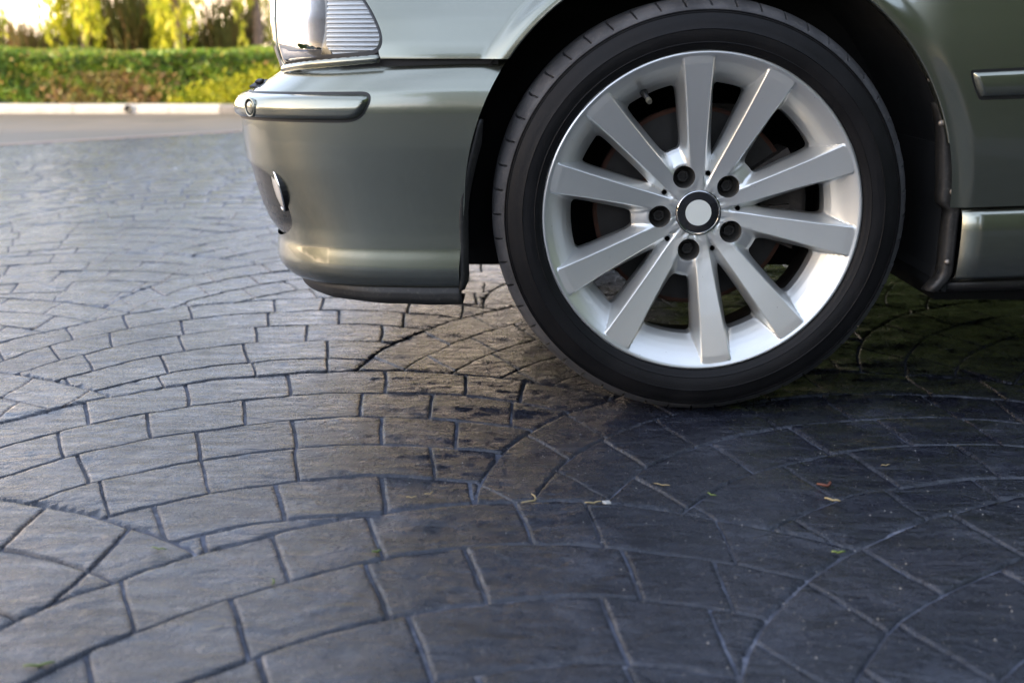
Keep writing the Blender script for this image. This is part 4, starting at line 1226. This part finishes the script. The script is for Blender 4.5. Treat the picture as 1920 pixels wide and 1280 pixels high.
def make_wheel(loc, rot=(0, 0, 0), full=True):
    wh = empty('wheel', loc, rot, car)
    ob('tyre', tyre_me, wh); ob('rim', rim_me, wh); ob('barrel', barrel_me, wh); ob('brake_disc', disc_me, wh); ob('centre_cap', cap_me, wh)
    if not full: return wh
    ob('disc_rust', rust_me, wh); ob('brake_caliper', cal_me, wh)
    for a in LUG:
        x, z = 0.060 * math.cos(R(a)), 0.060 * math.sin(R(a))
        ob('lug_well', well_me, wh, (x, 0.0365, z)); ob('lug_bolt', bolt_me, wh, (x, 0.049, z), (0, R(random.uniform(0, 60)), 0))
    for a in NARROW:
        x, z = 0.062 * math.cos(R(a)), 0.062 * math.sin(R(a)); ob('small_hole', hole_me, wh, (x, 0.0385, z))
    va = R(116.5); vr = 0.205
    c = Vector((vr * math.cos(va), 0.040, vr * math.sin(va)))
    dirv = Vector((-math.cos(va) * 0.45, -0.85, -math.sin(va) * 0.45)).normalized()
    v, f = tube([c, c + dirv * 0.010, c + dirv * 0.012, c + dirv * 0.026], [0.0062, 0.0055, 0.0040, 0.0038], 14)
    ob('valve_stem', mesh('valve_stem', v, f, M['gasket'], smooth=True), wh)
    v, f = tube([c + dirv * 0.026, c + dirv * 0.029, c + dirv * 0.034], [0.0043, 0.0045, 0.0038], 14)
    ob('valve_cap', mesh('valve_cap', v, f, M['white']), wh)
    for k in range(5):
        a0 = -106.5 + k * 4.6
        v, f = arc_block(0.2165, 0.2205, a0, a0 + (4.0 if k % 2 == 0 else 3.0), 0.034, 0.050, 4)
        w_ = ob('wheel_weight', mesh('wheel_weight', v, f, M['lead']), wh)
    # hub carrier seen through the windows
    v, f = lathe([(0.0, 0.060), (0.072, 0.062), (0.074, 0.080), (0.05, 0.13), (0.05, 0.30)], 40, flip=True); ob('hub', mesh('hub', v, f, M['iron'], smooth=True), wh)
    v, f = box(0.02, 0.075, 0.14, 0.24, -0.10, 0.16); ob('knuckle', mesh('knuckle', v, f, M['iron']), wh)
    return wh
AX = (0.0, 0.0, 0.3175)
make_wheel(AX)
make_wheel((0.0, 1.8, 0.3175), (0, 0, math.pi), False)
make_wheel((2.83, 0.0, 0.3175), (0, R(20), 0), False)
make_wheel((2.83, 1.8, 0.3175), (0, 0, math.pi), False)

# ==================================================================
# SMALL LITTER ON THE PAVING
# ==================================================================
def gp(px, py):
    c, s = math.cos(R(15.5)), math.sin(R(15.5)); a, b = (px - 960) / 2000, (py - 640) / 2000
    d = np.array([a, c - b * s, -s - b * c]); k = 0.568 / -d[2]
    return (-0.284 + d[0] * k, -1.618 + d[1] * k)
def litter(pos, ln, wd, ang, mat, curl, name, label, cat):
    n = 7; pts = []; rr = []
    for i in range(n):
        t = i / (n - 1) - 0.5
        pts.append((ln * t * math.cos(ang) - curl * ln * (t * t) * math.sin(ang), ln * t * math.sin(ang) + curl * ln * (t * t) * math.cos(ang), wd * 0.9 + 0.0015 * abs(math.sin(t * 5))))
        rr.append(wd * (1 - 1.2 * t * t))
    v, f = tube(pts, rr, 6)
    o_ = ob(name, mesh(name, v, f, mat, smooth=True), None, (pos[0], pos[1], 0.0015)); tag(o_, label, cat)
litter((-0.259, -0.346), 0.030, 0.0012, 1.1, M['straw'], 1.6, 'dry_twig', 'pale curled twig lying in a joint, below and left of the tyre', 'twig')
litter((-0.184, -0.354), 0.022, 0.0012, 0.2, M['straw'], 0.3, 'dry_straw', 'short pale straw touching the small white stone chip on a joint', 'straw')
litter((0.125, -0.345), 0.020, 0.0016, -0.5, M['straw'], 0.1, 'dry_straw', 'thick pale yellow straw, rightmost of the straws on the dark paving', 'straw')
litter((-0.028, -0.328), 0.014, 0.0011, -0.8, M['blade'], 0.4, 'grass_clipping', 'tiny green grass clipping between the white chip and the brown dead leaf', 'grass clipping')
litter((0.131, -0.300), 0.020, 0.0022, 0.3, M['dead'], 1.8, 'dead_leaf', 'small curled red brown dead leaf fragment on the dark paving', 'leaf')
litter((0.090, -0.492), 0.016, 0.0014, 0.0, M['blade'], 0.2, 'grass_clipping', 'short bright green yellow grass clipping, the rightmost green one on the paving', 'grass clipping')
litter((-0.419, -0.337), 0.014, 0.0009, 0.1, M['straw'], 0.5, 'dry_straw', 'left one of two thin straws lying close together left of centre', 'straw')
litter((-0.396, -0.325), 0.014, 0.0009, 0.7, M['straw'], 0.8, 'dry_straw', 'right one of two thin straws lying close together left of centre', 'straw')
litter((-0.700, -0.485), 0.020, 0.0010, -0.3, M['blade'], 0.1, 'grass_clipping', 'straight green grass clipping on the left, on a broad rippled stone', 'grass clipping')
litter((-0.445, -0.492), 0.011, 0.0013, 0.4, M['blade'], 0.2, 'grass_clipping', 'tiny green grass clipping beside a joint near the middle of the paving', 'grass clipping')
litter((-0.548, -0.565), 0.012, 0.0012, 1.8, M['blade'], 0.6, 'grass_clipping', 'green grass clipping standing at the top end of a pale joint', 'grass clipping')
litter((-0.735, -0.728), 0.028, 0.0014, 0.25, M['blade'], 0.2, 'grass_clipping', 'long green grass clipping in the near left corner of the paving', 'grass clipping')
litter((-1.075, -0.153), 0.050, 0.0008, -0.2, M['blade'], 0.2, 'grass_clipping', 'thin green grass clipping at the far left edge of the paving', 'grass clipping')
litter((0.234, -0.225), 0.013, 0.0008, 0.2, M['straw'], 0.3, 'dry_straw', 'tiny straw resting on the curved joint at the right', 'straw')
litter((-0.088, -0.295), 0.022, 0.0008, -0.35, M['straw'], 0.1, 'dry_straw', 'thin pale straw lying along a bluish joint below the tyre', 'straw')
v, f = box(-0.006, 0.006, -0.005, 0.005, 0, 0.004); o_ = ob('stone_chip', mesh('stone_chip', v, f, M['chip']), None, (-0.166, -0.350, -0.001), (0.1, 0.2, 0.6)); bevel(o_, 0.0015)
tag(o_, 'small pale stone chip lying on a joint below the tyre', 'stone chip')
# scattered grit, nobody could count it
n = 5200; gx = rs.uniform(-1.3, 0.7, n); gy = rs.uniform(-1.0, 0.7, n); gs = 0.00035 + 0.0006 * rs.uniform(0, 1, n) ** 4
V = []; F = []
tv = np.array([(1, 0, -0.5), (-0.5, 0.87, -0.5), (-0.5, -0.87, -0.5), (0, 0, 0.8)])
gz = np.array([0.0028 for _ in range(n)])
P = np.c_[gx, gy, gz * 0 + 0.0008]
V = (P[:, None, :] + tv[None] * gs[:, None, None]).reshape(-1, 3)
b_ = np.arange(n)[:, None] * 4
F = np.concatenate([b_ + np.array([[0, 1, 3]]), b_ + np.array([[1, 2, 3]]), b_ + np.array([[2, 0, 3]])])
o_ = ob('grit', mesh('grit', V, F, M['grit'])); tag(o_, kind='stuff')
